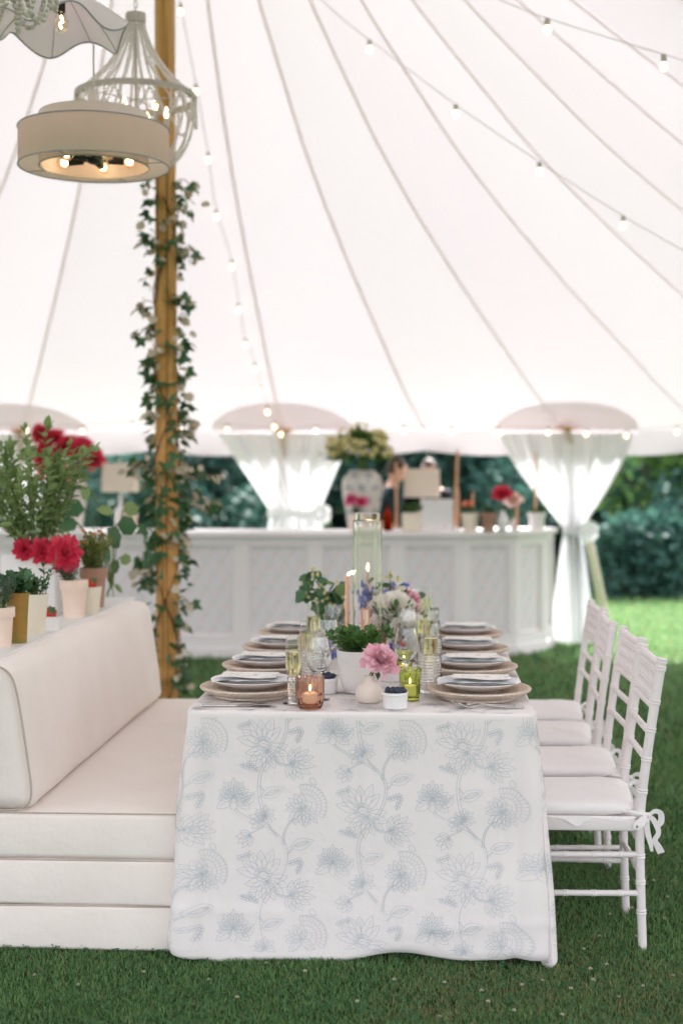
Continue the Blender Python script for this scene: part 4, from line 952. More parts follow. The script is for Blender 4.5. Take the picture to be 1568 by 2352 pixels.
# ================================================================ ivy wound round the pole
ivy = empty('ivy_garland', 'ivy and cream-leaved vine wound round the timber pole', 'ivy', (PX, PY, 0))
mb = MB(); L, D, K = [], [], []; rs = np.random.default_rng(77)
for (ph, turns, z0, z1) in ((0, 3.2, .12, 3.02), (2.2, -2.6, .15, 2.95), (4.1, 2.1, .1, 2.6)):
    pts = []
    for q in range(90):
        t = q / 89; a = ph + turns * 2 * PI * t; r = .064 + .006 * math.sin(t * 40); pts.append((r * math.cos(a), r * math.sin(a), z0 + (z1 - z0) * t))
    mb.tube(pts, .0042, 6)
for k in range(800):
    z = .12 + 2.92 * rs.random() ; dens = .55 + .45 * math.sin(z * 5.2 + 1.0) * math.sin(z * 2.1); 
    if rs.random() > dens + .25: continue
    a = rs.uniform(0, 2 * PI); out = .068 + abs(rs.normal(0, .027)); p = np.array([out * math.cos(a), out * math.sin(a), z]); L.append(p); D.append(np.array([math.cos(a), math.sin(a), -.7]) + rs.normal(0, .5, 3)); K.append(rs.random() < .34)
for (px, py, n_) in [(455, 1085, 12), (490, 1100, 10), (500, 1160, 11), (460, 1140, 9), (475, 1165, 9), (455, 590, 8), (440, 430, 8), (448, 470, 5), (445, 970, 8), (430, 995, 7), (320, 1070, 9), (300, 1080, 6), (335, 1100, 7), (315, 710, 8), (320, 770, 8), (440, 700, 7), (330, 560, 7), (318, 1290, 9), (305, 1310, 7), (325, 1330, 8), (430, 1240, 7), (435, 1390, 8), (425, 1440, 6), (430, 1560, 7), (330, 420, 6)]:
    p = at(px, py, PY - .03); b = Vector((PX, PY, p.z + .05)); b = b + (p - b).normalized() * .06; mb.tube(catmull([b - Vector((PX, PY, 0)), (b + p) / 2 + Vector((0, 0, .03)) - Vector((PX, PY, 0)), p - Vector((PX, PY, 0))], 4), .0025, 5, cap=False)
    for j in range(n_):
        t = rs.uniform(.35, 1.1); q = b.lerp(p, t) - Vector((PX, PY, 0)); L.append(np.array(q) + rs.normal(0, .016, 3)); D.append(np.array([rs.normal() * .8 + (p.x - b.x) * 4, -.3, -.6]) + rs.normal(0, .3, 3)); K.append(rs.random() < .55)
mb.build('stems', m_vinest, ivy)
L, D, K = np.array(L), np.array(D), np.array(K); R = frames(D, rs.normal(0, .7, len(L)), rs.uniform(.038, .078, len(L)))
o_ = np.argsort(L[:, 1]); near_ = o_[:290]; rest = o_[290:]
mg, mc = tmesh('ivy_leaf', IVY, m_leafd), tmesh('cream_leaf', WIDE, m_dryl)
leaf_objects(ivy, mg, R[near_[~K[near_]]], L[near_[~K[near_]]]); leaf_objects(ivy, mc, R[near_[K[near_]]] * .85, L[near_[K[near_]]], 'cream_leaf')
for T, mt, sel in ((IVY, m_leafd, rest[~K[rest]]), (WIDE, m_dryl, rest[K[rest]])): leaf_mass(ivy, T, R[sel], L[sel], mt)
# ================================================================ things on and behind the bar
m_candle = M('peach_wax', (.80, .46, .30), .5, .3, sss=.15)
m_candle2 = M('tan_wax', (.66, .36, .22), .5, .3)
m_wick = M('wick', (.02, .015, .01), .9, .05)
m_card = lattice_print('printed_card', (.78, .745, .74), [((.55, .56, .60), (.06, .035), (0, 0), .010, .5), ((.80, .40, .32), (.16, .2), (.02, .06), .012, .7)])
m_skin = M('skin', (.62, .36, .26), .5, .35, sss=.1)
m_hair = M('brown_hair', (.055, .030, .018), .6, .3, bump=.5, bscale=120)
m_black = M('black_cloth', (.008, .008, .010), .8, .15)
m_navy = M('dark_teal_cloth', (.012, .030, .036), .8, .15)
m_amber = glass('amber_glass', (.62, .14, .03))
m_silver = M('steel', (.66, .64, .63), .22, .5, metal=1.0)
BZ = ZT + .001
def bp(px, Y=11.08): return Vector(((px - VPX) / FPX * Y, Y, BZ))
def taper(px, y_top, y_bot, Y, r, label, mat=m_candle, tilt=0.0):
    a, b = at(px, y_bot, Y), at(px, y_top, Y); h = b.z - BZ if y_bot > 1195 else b.z - a.z; z0 = BZ if y_bot > 1195 else a.z
    o = empty('taper_candle', label, 'candle', (a.x, Y, z0), 'tapers on the bar'); MB().tube([(0, 0, 0), (tilt * .5, 0, h * .5), (tilt, 0, h)], [r, r * .95, r * .8], 12).build('wax', mat, o)
    MB().tube([(tilt, 0, h - .002), (tilt, 0, h + .012)], .0012, 5).build('wick', m_wick, o)
    MB().lathe([(0, 0), (r * 2.4, 0), (r * 2.4, .006), (r * 1.25, .012), (r * 1.2, .03), (r * 1.02, .03), (0, .029)], 16).build('holder', m_silver, o)
taper(911, 1062, 1215, 11.0, .013, 'tall tan taper standing left of the bar lamp', m_candle2, -.01)
taper(1044, 1035, 1215, 11.14, .015, 'tallest tan taper rising right of the bar lamp', m_candle2, .02)
taper(1051, 1122, 1215, 11.0, .011, 'short taper in front of the tallest one', m_candle)
taper(1186, 1135, 1216, 11.2, .012, 'peach taper beside the pale pink bloom near the bar end', m_candle)
# large ginger jar with yellow-green flowers
p = bp(832, 11.12); o = empty('ginger_jar', 'large blue and white china vase with a cloud of yellow-green flowers', 'vase', p); s_ = sz(1, 11.12)
pr = [(0, 0), (30 * s_, 0), (33 * s_, 8 * s_), (36 * s_, 30 * s_), (43 * s_, 66 * s_), (47 * s_, 98 * s_), (46 * s_, 116 * s_), (38 * s_, 128 * s_), (31 * s_, 132 * s_), (31 * s_, 138 * s_), (27 * s_, 138 * s_), (27 * s_, 120 * s_), (0, 118 * s_)]
MB().lathe(pr, 36).build('jar', m_vase, o)
c0 = Vector((-8 * s_, 0, 180 * s_)); D = unit(520); D[:, 2] = np.abs(D[:, 2]) * 1.2 - .35; P = np.array(c0) + D * np.array([78, 70, 60]) * s_ * (RNG.uniform(.3, 1, (520, 1)) ** .4)
leaf_mass(o, LEAF, frames(D + unit(520) * .5, RNG.normal(0, .6, 520), .075 * RNG.uniform(.6, 1.2, 520)), P - D * .05, m_leaf)
mb = MB()
for k in range(95):
    d = unit(1)[0]; d[2] = abs(d[2]) - .1; q = c0 + Vector(d * np.array([80, 72, 66]) * s_ * random.uniform(.8, 1.08)); petals(mb, q, .034, d, seed=k, layers=((6, .3, 1), (5, .9, .8)), nu=3, nv=3)
stuff(mb.build('blossoms', m_yelf, o))
MB().tube([(0, 0, 118 * s_), (0, 0, 165 * s_)], .03, 8).build('stems', m_stem, o)
# small vase with hot pink peonies
def bud_vase(px, Y, w, h, mat, label, fl, flmat, R_, top, name='bud_vase', z0=BZ, seed=0):
    p = Vector(((px - VPX) / FPX * Y, Y, z0)); o = empty(name, label, 'vase', p); MB().lathe([(0, 0), (w * .7, 0), (w, h * .35), (w * .95, h * .6), (w * .5, h * .85), (w * .45, h), (w * .36, h), (w * .3, h * .8), (0, h * .78)], 28).build('body', mat, o)
    for k, (dx, dy, dz) in enumerate(fl):
        MB().tube(catmull([(0, 0, h * .8), (dx * .4, dy * .4, h + dz * .4), (dx, dy, h + dz)], 4), .004, 6).build('stem', m_stem, o); flower(o, (dx, dy, h + dz), R_, flmat if not isinstance(flmat, list) else flmat[k], (dx * 3, -.5, .8), seed + k, layers=FULL if R_ < .09 else FULL)
    L_ = 10; leaf_mass(o, LEAF, frames(unit(L_) + np.array([0, 0, .4]), None, .05), np.tile([[0, 0, h * 1.05]], (L_, 1)), m_leaf); return o
bud_vase(817, 10.98, .055, .145, m_blush, 'pale vase of hot pink peonies in front of the china vase', [(-.035, 0, .10), (.045, -.02, .085), (.005, .03, .13)], m_hot, .062, 0, seed=50)
bud_vase(1152, 11.05, .048, .165, m_ceram, 'white vase with a red peony near the end of the bar', [(.0, -.01, .12)], m_red, .095, 0, seed=60)
bud_vase(1178, 11.25, .035, .10, m_ceram, 'small white vase with a pale pink bloom near the bar end', [(-.01, 0, .13)], m_blush2, .085, 0, seed=63)
# table lamps
def lamp(px, Y, y0, y1, w, label, zb=BZ):
    p = Vector(((px - VPX) / FPX * Y, Y, zb)); o = empty('table_lamp', label, 'lamp', p, 'lamps on the bar'); zt = at(px, y0, Y).z - zb; z1 = at(px, y1, Y).z - zb; r = sz(w, Y) / 2
    MB().lathe([(0, 0), (.065, 0), (.065, .012), (.03, .02), (.045, .05), (.058, .11), (.045, .17), (.018, .2), (.012, z1 - .01), (0, z1 - .01)], 24).build('base', m_ceram, o)
    mb = MB(); P = []
    for (k, z) in ((1.0, z1), (.985, z1 + .01), (.93, zt - .008), (.93, zt), (.90, zt), (.955, z1 + .012)):
        P.append([Vector((r * k * math.copysign(abs(math.cos(a)) ** .32, math.cos(a)), r * .62 * k * math.copysign(abs(math.sin(a)) ** .32, math.sin(a)), z)) for a in np.linspace(0, 2 * PI, 41)[:-1]])
    mb.grid(P, cu=True, cv=True); mb.build('lamp_shade', m_shade, o); MB().tube([(0, 0, z1 - .02), (0, 0, zt + .02)], .004, 8).build('rod', m_silver, o); MB().blob((0, 0, zt + .024), .012, 10, 7).build('finial', m_ceram, o); return o
lamp(969, 11.22, 1077, 1142, 85, 'white lamp with square linen shade in the middle of the bar')
lamp(270, 11.12, 1064, 1130, 84, 'white lamp with square linen shade left of the ivy pole')
# framed card, planter trough, pots
p = bp(1005, 10.98); o = empty('menu_sign', 'white printed card standing against the lamp on the bar', 'sign', p); w, h = sz(70, 11) / 2, sz(74, 11)
MB().box((-w, 0, 0), (w, .012, h), .002, 1).build('board', m_card, o, False); MB().box((-.03, .013, 0), (.03, .09, .012), .002, 1).build('foot', m_ceram, o, False)
p = bp(945, 11.05); o = empty('planter_trough', 'low cream trough of green herbs beside the white card', 'planter', p); w, h = sz(44, 11) / 2, sz(42, 11)
MB().box((-w, -.06, 0), (w, .06, h), .008, 2).build('body', m_cream, o); herb(o, (0, 0, h), w * 1.0, .07, 30, 5, .03, LEAF, m_leaf, 31)
o, R_, H = pot('flower_pot', 'cream pot with an orange bloom between two tapers on the bar', 1078, 0, 42, 42, m_cream, 'plain', 11.06, group='pots on the bar', z0=BZ); herb(o, (0, 0, H * .9), R_, .06, 14, 4, .03, LEAF, m_leafd, 33); flower(o, (-.02, -.02, H + .06), .045, m_coral, (0, -.6, .8), 34)
taper(1085, 1130, 1185, 11.05, .011, 'taper standing in the cream pot with the orange bloom')
o, R_, H = pot('flower_pot', 'brown clay pot of dark herbs beside the white peony vase on the bar', 1120, 0, 36, 42, m_terra2, 'rim', 11.02, group='pots on the bar', z0=BZ); herb(o, (0, 0, H * .9), R_, .07, 16, 4, .03, LEAF, m_leafd, 35)
o, R_, H = pot('flower_pot', 'white pot of greenery holding a tall taper at the bar end', 1230, 0, 42, 38, m_ceram, 'rim', 11.45, group='pots on the bar', z0=BZ); herb(o, (0, 0, H * .9), R_, .04, 14, 4, .03, LEAF, m_leaf, 37)
taper(1229, 1042, 1190, 11.44, .0105, 'thin taper rising from the white pot at the bar end')
o, R_, H = pot('flower_pot', 'small blush pot beside the lamp left of the ivy pole', 292, 0, 38, 40, m_blush, 'plain', 11.0, group='pots on the bar', z0=BZ); herb(o, (0, 0, H * .9), R_, .05, 14, 4, .03, LEAF, m_leaf, 38)
# amber bottle
p = bp(890, 11.05); o = empty('bottle', 'amber glass bottle beside the china vase on the bar', 'bottle', p); MB().lathe([(0, 0), (.035, 0), (.037, .01), (.037, .11), (.03, .14), (.013, .165), (.012, .21), (.0, .21)], 24).build('body', m_amber, o); MB().lathe([(0, .2105), (.014, .2105), (.014, .23), (0, .231)], 14).build('cap', m_wick, o)
# jar of red peonies left of the pole
p = bp(150, 11.1); o = empty('ginger_jar', 'blue and white china vase of red peonies beyond the blueberry bush', 'vase', p)
MB().lathe([(q[0] * .9, q[1] * .88) for q in pr], 32).build('jar', m_vase, o)
for k, (px, py, r) in enumerate([(105, 1045, .115), (150, 1030, .12), (182, 1035, .12), (212, 1060, .115), (158, 1090, .10), (110, 1075, .11), (128, 1010, .10), (98, 998, .10)]):
    q = at(px, py, 11.05) - p; q.y = random.uniform(-.08, .03); flower(o, q, r, m_red, (q.x * 2, -.7, .6), 70 + k, layers=FULL); MB().tube(catmull([(0, 0, .36), (q.x * .4, q.y * .4, .45), q], 4), .005, 6).build('stem', m_stem, o)

# ---------------------------------------------------------------- two people behind the bar
def person(loc, rotz, h, top_mat, label, lean=0.0, hand=(.22, .34, 1.06), scale=1.0):
    """body: one skinned surface; hair, top and trousers are children. Local +Y is where the person faces."""
    o = empty('person', label, 'person', loc, 'people behind the bar'); o.rotation_euler = (0, 0, rotz); k = h / 1.70
    def skin(name, J, E, mat, parent, extra=None, root=0):
        me = bpy.data.meshes.new(name); me.from_pydata([tuple(Vector(p) * k) for p, r in J], E, []); ob = bpy.data.objects.new(name, me); COL.objects.link(ob)
        sm = ob.modifiers.new('s', 'SKIN'); ob.modifiers.new('u', 'SUBSURF').levels = 2; ob.modifiers['u'].render_levels = 2
        for i, v in enumerate(me.skin_vertices[0].data): v.radius = (J[i][1] * k, (J[i][2] if len(J[i]) > 2 else J[i][1]) * k) if False else (J[i][1] * k, J[i][1] * k); v.use_root = (i == root)
        dg = bpy.context.evaluated_depsgraph_get(); m2 = bpy.data.meshes.new_from_object(ob.evaluated_get(dg)); bpy.data.objects.remove(ob)
        mb = MB(); mb.add([v.co.copy() for v in m2.vertices], [tuple(f.vertices) for f in m2.polygons])
        if extra: extra(mb)
        return mb.build(name, mat, parent)
    L_ = lean
    J = [((0, 0, .95), .12), ((0, L_ * .3, 1.15), .115), ((0, L_ * .7, 1.36), .12), ((0, L_, 1.46), .055), ((0, L_ + .015, 1.54), .052)]; E = [(0, 1), (1, 2), (2, 3), (3, 4)]
    for s_ in (-1, 1):
        b = len(J); hx, hy, hz = hand; J += [((s_ * .16, L_ * .75, 1.385), .06), ((s_ * .235, L_ * .6 + .02, 1.14), .043), ((s_ * hx, L_ + hy * .6, hz + .02), .033), ((s_ * hx * .85, L_ + hy, hz), .03)]; E += [(2, b), (b, b + 1), (b + 1, b + 2), (b + 2, b + 3)]
        b = len(J); J += [((s_ * .09, 0, .88), .09), ((s_ * .10, .02, .48), .058), ((s_ * .10, -.01, .09), .042), ((s_ * .10, .10, .04), .035)]; E += [(0, b), (b, b + 1), (b + 1, b + 2), (b + 2, b + 3)]
    hc = Vector((0, L_ + .045, 1.60))
    def head(mb):
        P = []
        for i in range(1, 18):
            th = PI * i / 18; row = []
            for j in range(24):
                a = 2 * PI * j / 24; d = Vector((math.sin(th) * math.sin(a), math.sin(th) * math.cos(a), math.cos(th))); r = Vector((.073 * d.x, .092 * d.y, .115 * d.z)); fr = max(0, d.y)
                if d.z < -.2: r.x *= 1 - .28 * (-d.z - .2); r.y *= 1 - .05 * (-d.z)
                r.y += .020 * fr ** 8 * math.exp(-((d.z + .12) / .16) ** 2) * math.exp(-(d.x / .14) ** 2)          # nose
                r.y -= .008 * fr * math.exp(-((d.z - .05) / .09) ** 2) * math.exp(-((abs(d.x) - .38) / .16) ** 2)   # eye sockets
                r.y += .006 * fr * math.exp(-((d.z + .5) / .08) ** 2) * math.exp(-(d.x / .25) ** 2)                # lips
                r.y += .008 * fr * math.exp(-((d.z + .82) / .12) ** 2)                                             # chin
                row.append((hc + r) * k)
            P.append(row)
        o_ = len(mb.v); mb.grid(P, cv=True); mb.f.append(tuple(o_ + j for j in range(24))); mb.f.append(tuple(o_ + 16 * 24 + j for j in reversed(range(24)))); mb.m += [0, 0]
        for s_ in (-1, 1):
            mb.blob((hc + Vector((s_ * .075, -.005, -.01))) * k, (.010 * k, .02 * k, .032 * k), 8, 6)
            wr = Vector((s_ * hand[0] * .85, L_ + hand[1], hand[2])) * k
            for f_ in range(4): a_ = (f_ - 1.5) * .16; Lf = (.07, .08, .076, .06)[f_] * k; b0 = wr + Vector((math.sin(a_) * .06, .055, 0)) * k; mb.tube([b0 - Vector((0, .02, 0)), b0 + Vector((math.sin(a_) * .4, .5, -.1)) * Lf, b0 + Vector((math.sin(a_) * .7, .85, -.55)) * Lf], [.0095 * k, .0085 * k, .007 * k], 7)
            mb.tube([wr + Vector((-s_ * .02, .0, 0)) * k, wr + Vector((-s_ * .045, .035, -.005)) * k, wr + Vector((-s_ * .05, .065, -.015)) * k], [.012 * k, .010 * k, .008 * k], 7); mb.blob(wr + Vector((0, .025, 0)) * k, (.042 * k, .05 * k, .017 * k), 10, 7)
    skin('body', J, E, m_skin, o, head)
    Jt = [((0, 0, .90), .135), ((0, L_ * .3, 1.15), .132), ((0, L_ * .7, 1.35), .138), ((0, L_ * .95, 1.43), .07)]; Et = [(0, 1), (1, 2), (2, 3)]
    for s_ in (-1, 1): b = len(Jt); Jt += [((s_ * .165, L_ * .75, 1.38), .076), ((s_ * .238, L_ * .6 + .02, 1.14), .058), ((s_ * (hand[0] + .008), L_ + hand[1] * .5, hand[2] + .03), .045)]; Et += [(2, b), (b, b + 1), (b + 1, b + 2)]
    skin('top', Jt, Et, top_mat, o)
    Jp = [((0, 0, .93), .135)]; Ep = []
    for s_ in (-1, 1): b = len(Jp); Jp += [((s_ * .092, 0, .86), .105), ((s_ * .102, .02, .48), .075), ((s_ * .102, -.01, .10), .062)]; Ep += [(0, b), (b, b + 1), (b + 1, b + 2)]
    skin('trousers', Jp, Ep, m_black, o)
    mb = MB(); P = []
    for i in range(0, 11):
        th = PI * .60 * (i + .05) / 10; row = []
        for j in range(24):
            a = 2 * PI * j / 24; d = Vector((math.sin(th) * math.sin(a), math.sin(th) * math.cos(a), math.cos(th))); lim = .35 if d.y > .35 else -2
            dz = max(d.z, lim); row.append((hc + Vector((.081 * d.x, .099 * d.y - .006, .122 * dz + .004))) * k)
        P.append(row)
    mb.grid(P, cv=True); mb.build('hair', m_hair, o)
    mb = MB()
    for s_ in (-1, 1): mb.blob((hc + Vector((s_ * .029, .079, .008))) * k, (.011 * k, .007 * k, .006 * k), 8, 6)
    mb.build('eyes', m_wick, o); return o
person(((884 - VPX) / FPX * 11.85, 11.85, 0), -PI / 2 + .25, 1.60, m_navy, 'person in dark top behind the china vase, face turned to the side', .07)
person(((985 - VPX) / FPX * 12.0, 12.0, 0), PI - .1, 1.585, m_black, 'person in black standing hidden behind the bar lamp', .0, (.2, .18, 1.0))
# ================================================================ the table setting
m_rattan = M('woven_rattan', (.78, .66, .57), .8, .2, col2=(.62, .49, .40), nscale=140, bump=.5, bscale=220)
m_plate = M('stoneware_plate', (.86, .81, .795), .35, .5)
m_platerim = M('stoneware_rim', (.62, .52, .45), .5, .4)
m_napkin = M('blue_grey_napkin', (.74, .755, .79), .85, .1, col2=(.70, .72, .76), nscale=20, bump=.3, bscale=300)
m_menu = lattice_print('flowered_menu', (.84, .82, .79), [((.22, .38, .30), (.06, .05), (0, .0), .006, .6), ((.88, .50, .22), (.075, .06), (.02, .02), .009, .9), ((.42, .50, .62), (.06, .08), (.01, .04), .010, .6)], .6, 'Y')
m_menud = M('menu_backing', (.020, .030, .034), .6, .3)
m_glass = glass('clear_glass', (.99, .995, .995))
m_glassr = glass('ribbed_glass', (.99, .988, .988))
m_cyl = glass('cylinder_glass', (1.0, .985, .992), 1.4)
m_pinkg = glass('pink_glass', (.99, .86, .80))
m_greeng = glass('green_glass', (.88, .91, .62))
m_champ = glass('champagne', (.965, .935, .74), 1.33)
m_flame = emit('candle_flame', (1.0, .72, .34), 3.2)
m_votive = M('votive_wax', (.86, .82, .72), .5, .3, sss=.2, emis=(1, .7, .35), estr=.02)
m_clay = M('matte_clay', (.80, .70, .63), .85, .15, col2=(.77, .67, .60), nscale=10, bump=.1, bscale=80)
m_matw = M('matte_white_pot', (.80, .76, .75), .8, .2, bump=.08, bscale=120)
TT = TZ + .0048
def T(px, py): return onz(px, py, TT)
side_n = {'L': 'bench side', 'R': 'chair side'}; ord_n = ['front', 'second', 'third', 'farthest']
YS = [4.43, 4.945, 5.455, 5.96]
def protos():
    n = 120; pr = [(0, .006), (.085, .004), (.118, .0), (.124, .004), (.121, .009), (.133, .012), (.143, .0155), (.152, .0195), (.160, .0235), (.1665, .028), (.1695, .0325), (.1665, .037), (.160, .0365)]
    for k in range(9): r = .155 - k * .009; pr += [(r, .0335 - k * .0016), (r - .0045, .0305 - k * .0017)]
    pr += [(.06, .017), (0, .0165)]
    ch = MB().lathe(pr, n, mod=lambda a, z: 1 + .0075 * (1 if int(round(a / (2 * PI) * n)) % 2 else -1) * (1 if z > .003 else 0))
    pp = [(0, 0), (.075, 0), (.08, .004), (.108, .010), (.128, .019), (.1345, .0235), (.1335, .0255), (.1265, .0235), (.106, .0155), (.085, .0095), (0, .009)]
    pl_ = MB().lathe(pp, 64)
    return ch, pl_
ch_, pl__ = protos(); me_ch = ch_.build('woven_charger', m_rattan); me_pl = pl__.build('plate', m_plate)
nk = MB(); P = []
for i in range(25):
    u = -1 + 2 * i / 24; row = []
    for j in range(13):
        v = -1 + 2 * j / 12; x = u * .126; y = v * .072 + .003 * math.sin(u * 7); z = .006 - .0045 * max(0, abs(u) - .80) / .2 + .0016 * math.sin(u * 11 + v * 3) + .0018 * math.exp(-((v + .95) / .12) ** 2) * (1 + .7 * math.sin(u * 9)) ; row.append(Vector((x, y, z)))
    P.append(row)
nk.grid(P); nk.grid([[p + Vector((0, .002, -.0022)) for p in r] for r in P]); me_nk = nk.build('napkin', m_napkin)
def fork():
    mb = MB(); hp = [(.105, 0, .003), (.06, 0, .0035), (.02, 0, .006), (-.012, 0, .011), (-.032, 0, .008), (-.046, 0, .004)]
    mb.tube(catmull(hp, 4), [.0032] * 9 + [.0026] * 8 + [.003, .004, .0045, .005], 7)
    for k in range(4): y = (k - 1.5) * .0052; mb.tube(catmull([(-.044, y * .7, .004), (-.062, y, .0035), (-.082, y, .010), (-.098, y, .019)], 3), [.0016] * 7 + [.0013, .001, .0006], 5)
    return mb.build('fork', m_silver)
def spoon():
    mb = MB(); mb.tube(catmull([(-.10, 0, .0035), (-.05, 0, .004), (.0, 0, .006), (.03, 0, .007), (.045, 0, .006)], 4), .0029, 7); P = []
    for i in range(9):
        t = i / 8; w = .0215 * math.sin(PI * (.06 + .90 * t)) ** .6; row = []
        for j in range(7): s_ = -1 + j / 3; row.append(Vector((.042 + .066 * t, w * s_, .004 + .012 * t * t - .007 * math.sin(PI * min(1, t)) * (1 - s_ * s_) + .006)))
        P.append(row)
    mb.grid(P); return mb.build('spoon', m_silver)
def knife():
    mb = MB(); mb.box((-.115, -.0045, .0005), (-.005, .0045, .006), .002, 2); P = []
    for i in range(8): t = i / 7; w = .009 * (1 - t ** 4) + .0015; x = -.005 + .12 * t; P.append([Vector((x, -.0045, .003)), Vector((x, -.0045 + w * .5, .0042)), Vector((x, -.0045 + w * 1.6, .0015)), Vector((x, -.0045 + w * .5, .002))])
    mb.grid(P, cv=True); return mb.build('knife', m_silver)
me_f, me_s, me_k = fork(), spoon(), knife()
def flute():
    o = empty('champagne_flute', 'x', 'glass'); n = 28; pr = [(0, .0), (.034, .001), (.033, .003), (.018, .006), (.0155, .012)]
    for k in range(9): z = .016 + k * .0075; pr += [(.0150 + .0004 * k, z), (.0178 + .0004 * k, z + .0036)]
    pr += [(.0188, .088), (.0222, .10), (.0245, .118), (.0252, .14), (.0248, .165), (.0236, .19), (.0226, .212)]
    pr += [(.0217, .212), (.0228, .19), (.024, .165), (.0243, .14), (.0236, .118), (.0212, .1015), (.016, .091), (0, .088)]
    MB().lathe(pr, n).build('bowl', m_glassr, o); MB().lathe([(0, .0885), (.0158, .0915), (.021, .102), (.0233, .118), (.024, .14), (.0236, .165), (0, .1655)], n).build('champagne', m_champ, o); return o
def wine():
    o = empty('wine_glass', 'x', 'glass'); pr = [(0, 0), (.036, .0008), (.035, .0022), (.012, .005), (.0045, .012), (.0036, .05), (.0042, .075), (.011, .083), (.026, .096), (.037, .113), (.0415, .132), (.041, .155), (.037, .18), (.0335, .203), (.0328, .203), (.0362, .18), (.0402, .155), (.0407, .132), (.036, .1135), (.025, .098), (.010, .087), (0, .085)]
    MB().lathe(pr, 36).build('bowl', m_glass, o); return o
def tumbler():
    o = empty('hobnail_tumbler', 'x', 'glass'); pr = [(0, 0), (.031, 0), (.0335, .004)]
    for k in range(11): z = .008 + k * .0098; pr += [(.0335 + .0006 * k, z), (.0362 + .0006 * k, z + .0034), (.0362 + .0006 * k, z + .0064)]
    pr += [(.0405, .118), (.0405, .132), (.0392, .132), (.038, .11), (.032, .012), (0, .010)]
    MB().lathe(pr, 60, mod=lambda a, z: 1 + (.018 * math.cos(30 * a) if .006 < z < .117 else 0)).build('body', m_glassr, o); return o
o_fl, o_wi, o_tu = flute(), wine(), tumbler()
used = {}
def place(src, loc, rotz, label, cat, group):
    if src.name not in used: o = src; used[src.name] = 1
    else: o = dup(src)
    o.location = loc; o.rotation_euler = (0, 0, rotz); o['label'] = label; o['category'] = cat; o['group'] = group; return o
for i, Y in enumerate(YS):
    for sd in 'LR':
        x = {'L': -.552, 'R': .178}[sd]; w = f'{ord_n[i]} setting on the {side_n[sd]}'; rz = RNG.normal(0, .05); jit = RNG.normal(0, .004, 2); c = Vector((x + jit[0], Y + jit[1], TT))
        place(me_ch, c, rz, f'round woven rattan charger of the {w}', 'charger', 'woven chargers')
        place(me_pl, c + Vector((0, 0, .0325)), 0, f'white stoneware plate of the {w}', 'plate', 'plates on the chargers')
        k = 1 if sd == 'R' else -1
        place(me_nk, c + Vector((-.005 * k, -.01, .053)), rz * .7 + (0 if sd == 'R' else PI) * 0, f'folded blue-grey napkin of the {w}', 'napkin', 'folded napkins')
        if i == 0 and sd == 'L':
            mb = MB(); mb.grid([[Vector((-.092 + .184 * i / 12, -.048 + .096 * j / 4, .0035 + .0022 * math.sin(i * .55 + .4) * (1 - j / 4))) for j in range(5)] for i in range(13)]); mb.grid([[Vector((-.092 + .184 * i / 12, -.048 + .096 * j / 4, .0026 + .0022 * math.sin(i * .55 + .4) * (1 - j / 4))) for j in range(5)] for i in range(13)]); menu = mb.build('menu_card', m_menu)
            pass
        m_ = place(menu, c + Vector((.008 * k, -.006, .0665)), rz + RNG.normal(0, .03), f'flowered menu card of the {w}', 'card', 'flowered menu cards')
        if not (i == 3 and sd == 'L'):
            m_.rotation_euler = (RNG.normal(.03, .01), 0, m_.rotation_euler[2])
        if sd == 'R':
            place(me_f, Vector((.205, Y - .190, TT)), .03, f'outer steel fork of the {w}', 'fork', 'forks'); place(me_f, Vector((.185, Y - .168, TT + .001)), -.02, f'inner steel fork of the {w}', 'fork', 'forks')
        else:
            place(me_s, Vector((-.575, Y - .185, TT)), .0, f'steel spoon of the {w}', 'spoon', 'spoons'); place(me_k, Vector((-.57, Y - .205, TT)), .02, f'steel knife of the {w}', 'knife', 'knives')
for i, (x, y) in enumerate([(-.404, 4.285), (-.402, 4.76), (-.425, 5.32), (-.43, 5.85)]): place(o_fl, (x, y, TT), i, f'champagne flute of the {ord_n[i]} setting on the bench side', 'glass', 'champagne flutes')
for i, (x, y) in enumerate([(.028, 4.66), (.005, 5.22), (-.002, 5.70), (.016, 6.14)]): place(o_fl, (x, y, TT), i, f'champagne flute of the {ord_n[i]} setting on the chair side', 'glass', 'champagne flutes')
for i, (x, y) in enumerate([(-.332, 4.37), (-.338, 4.88), (-.35, 5.42), (-.36, 5.9)]): place(o_wi, (x, y, TT), i, f'empty wine glass of the {ord_n[i]} setting on the bench side', 'glass', 'wine glasses')
for i, (x, y) in enumerate([(-.054, 4.63), (-.06, 5.28), (-.06, 5.8), (-.05, 6.2)]): place(o_wi, (x, y, TT), i, f'empty wine glass of the {ord_n[i]} setting on the chair side', 'glass', 'wine glasses')
for i, (x, y) in enumerate([(.022, 4.545), (.030, 5.02), (.03, 5.54), (.03, 6.04)]): place(o_tu, (x, y, TT), i, f'clear ribbed tumbler of the {ord_n[i]} setting on the chair side', 'glass', 'ribbed tumblers')
for i, (x, y) in enumerate([(-.375, 4.62), (-.385, 5.12), (-.39, 5.64)]): place(o_tu, (x, y, TT), i, f'clear ribbed tumbler of the {ord_n[i + 1]} setting on the bench side', 'glass', 'ribbed tumblers')

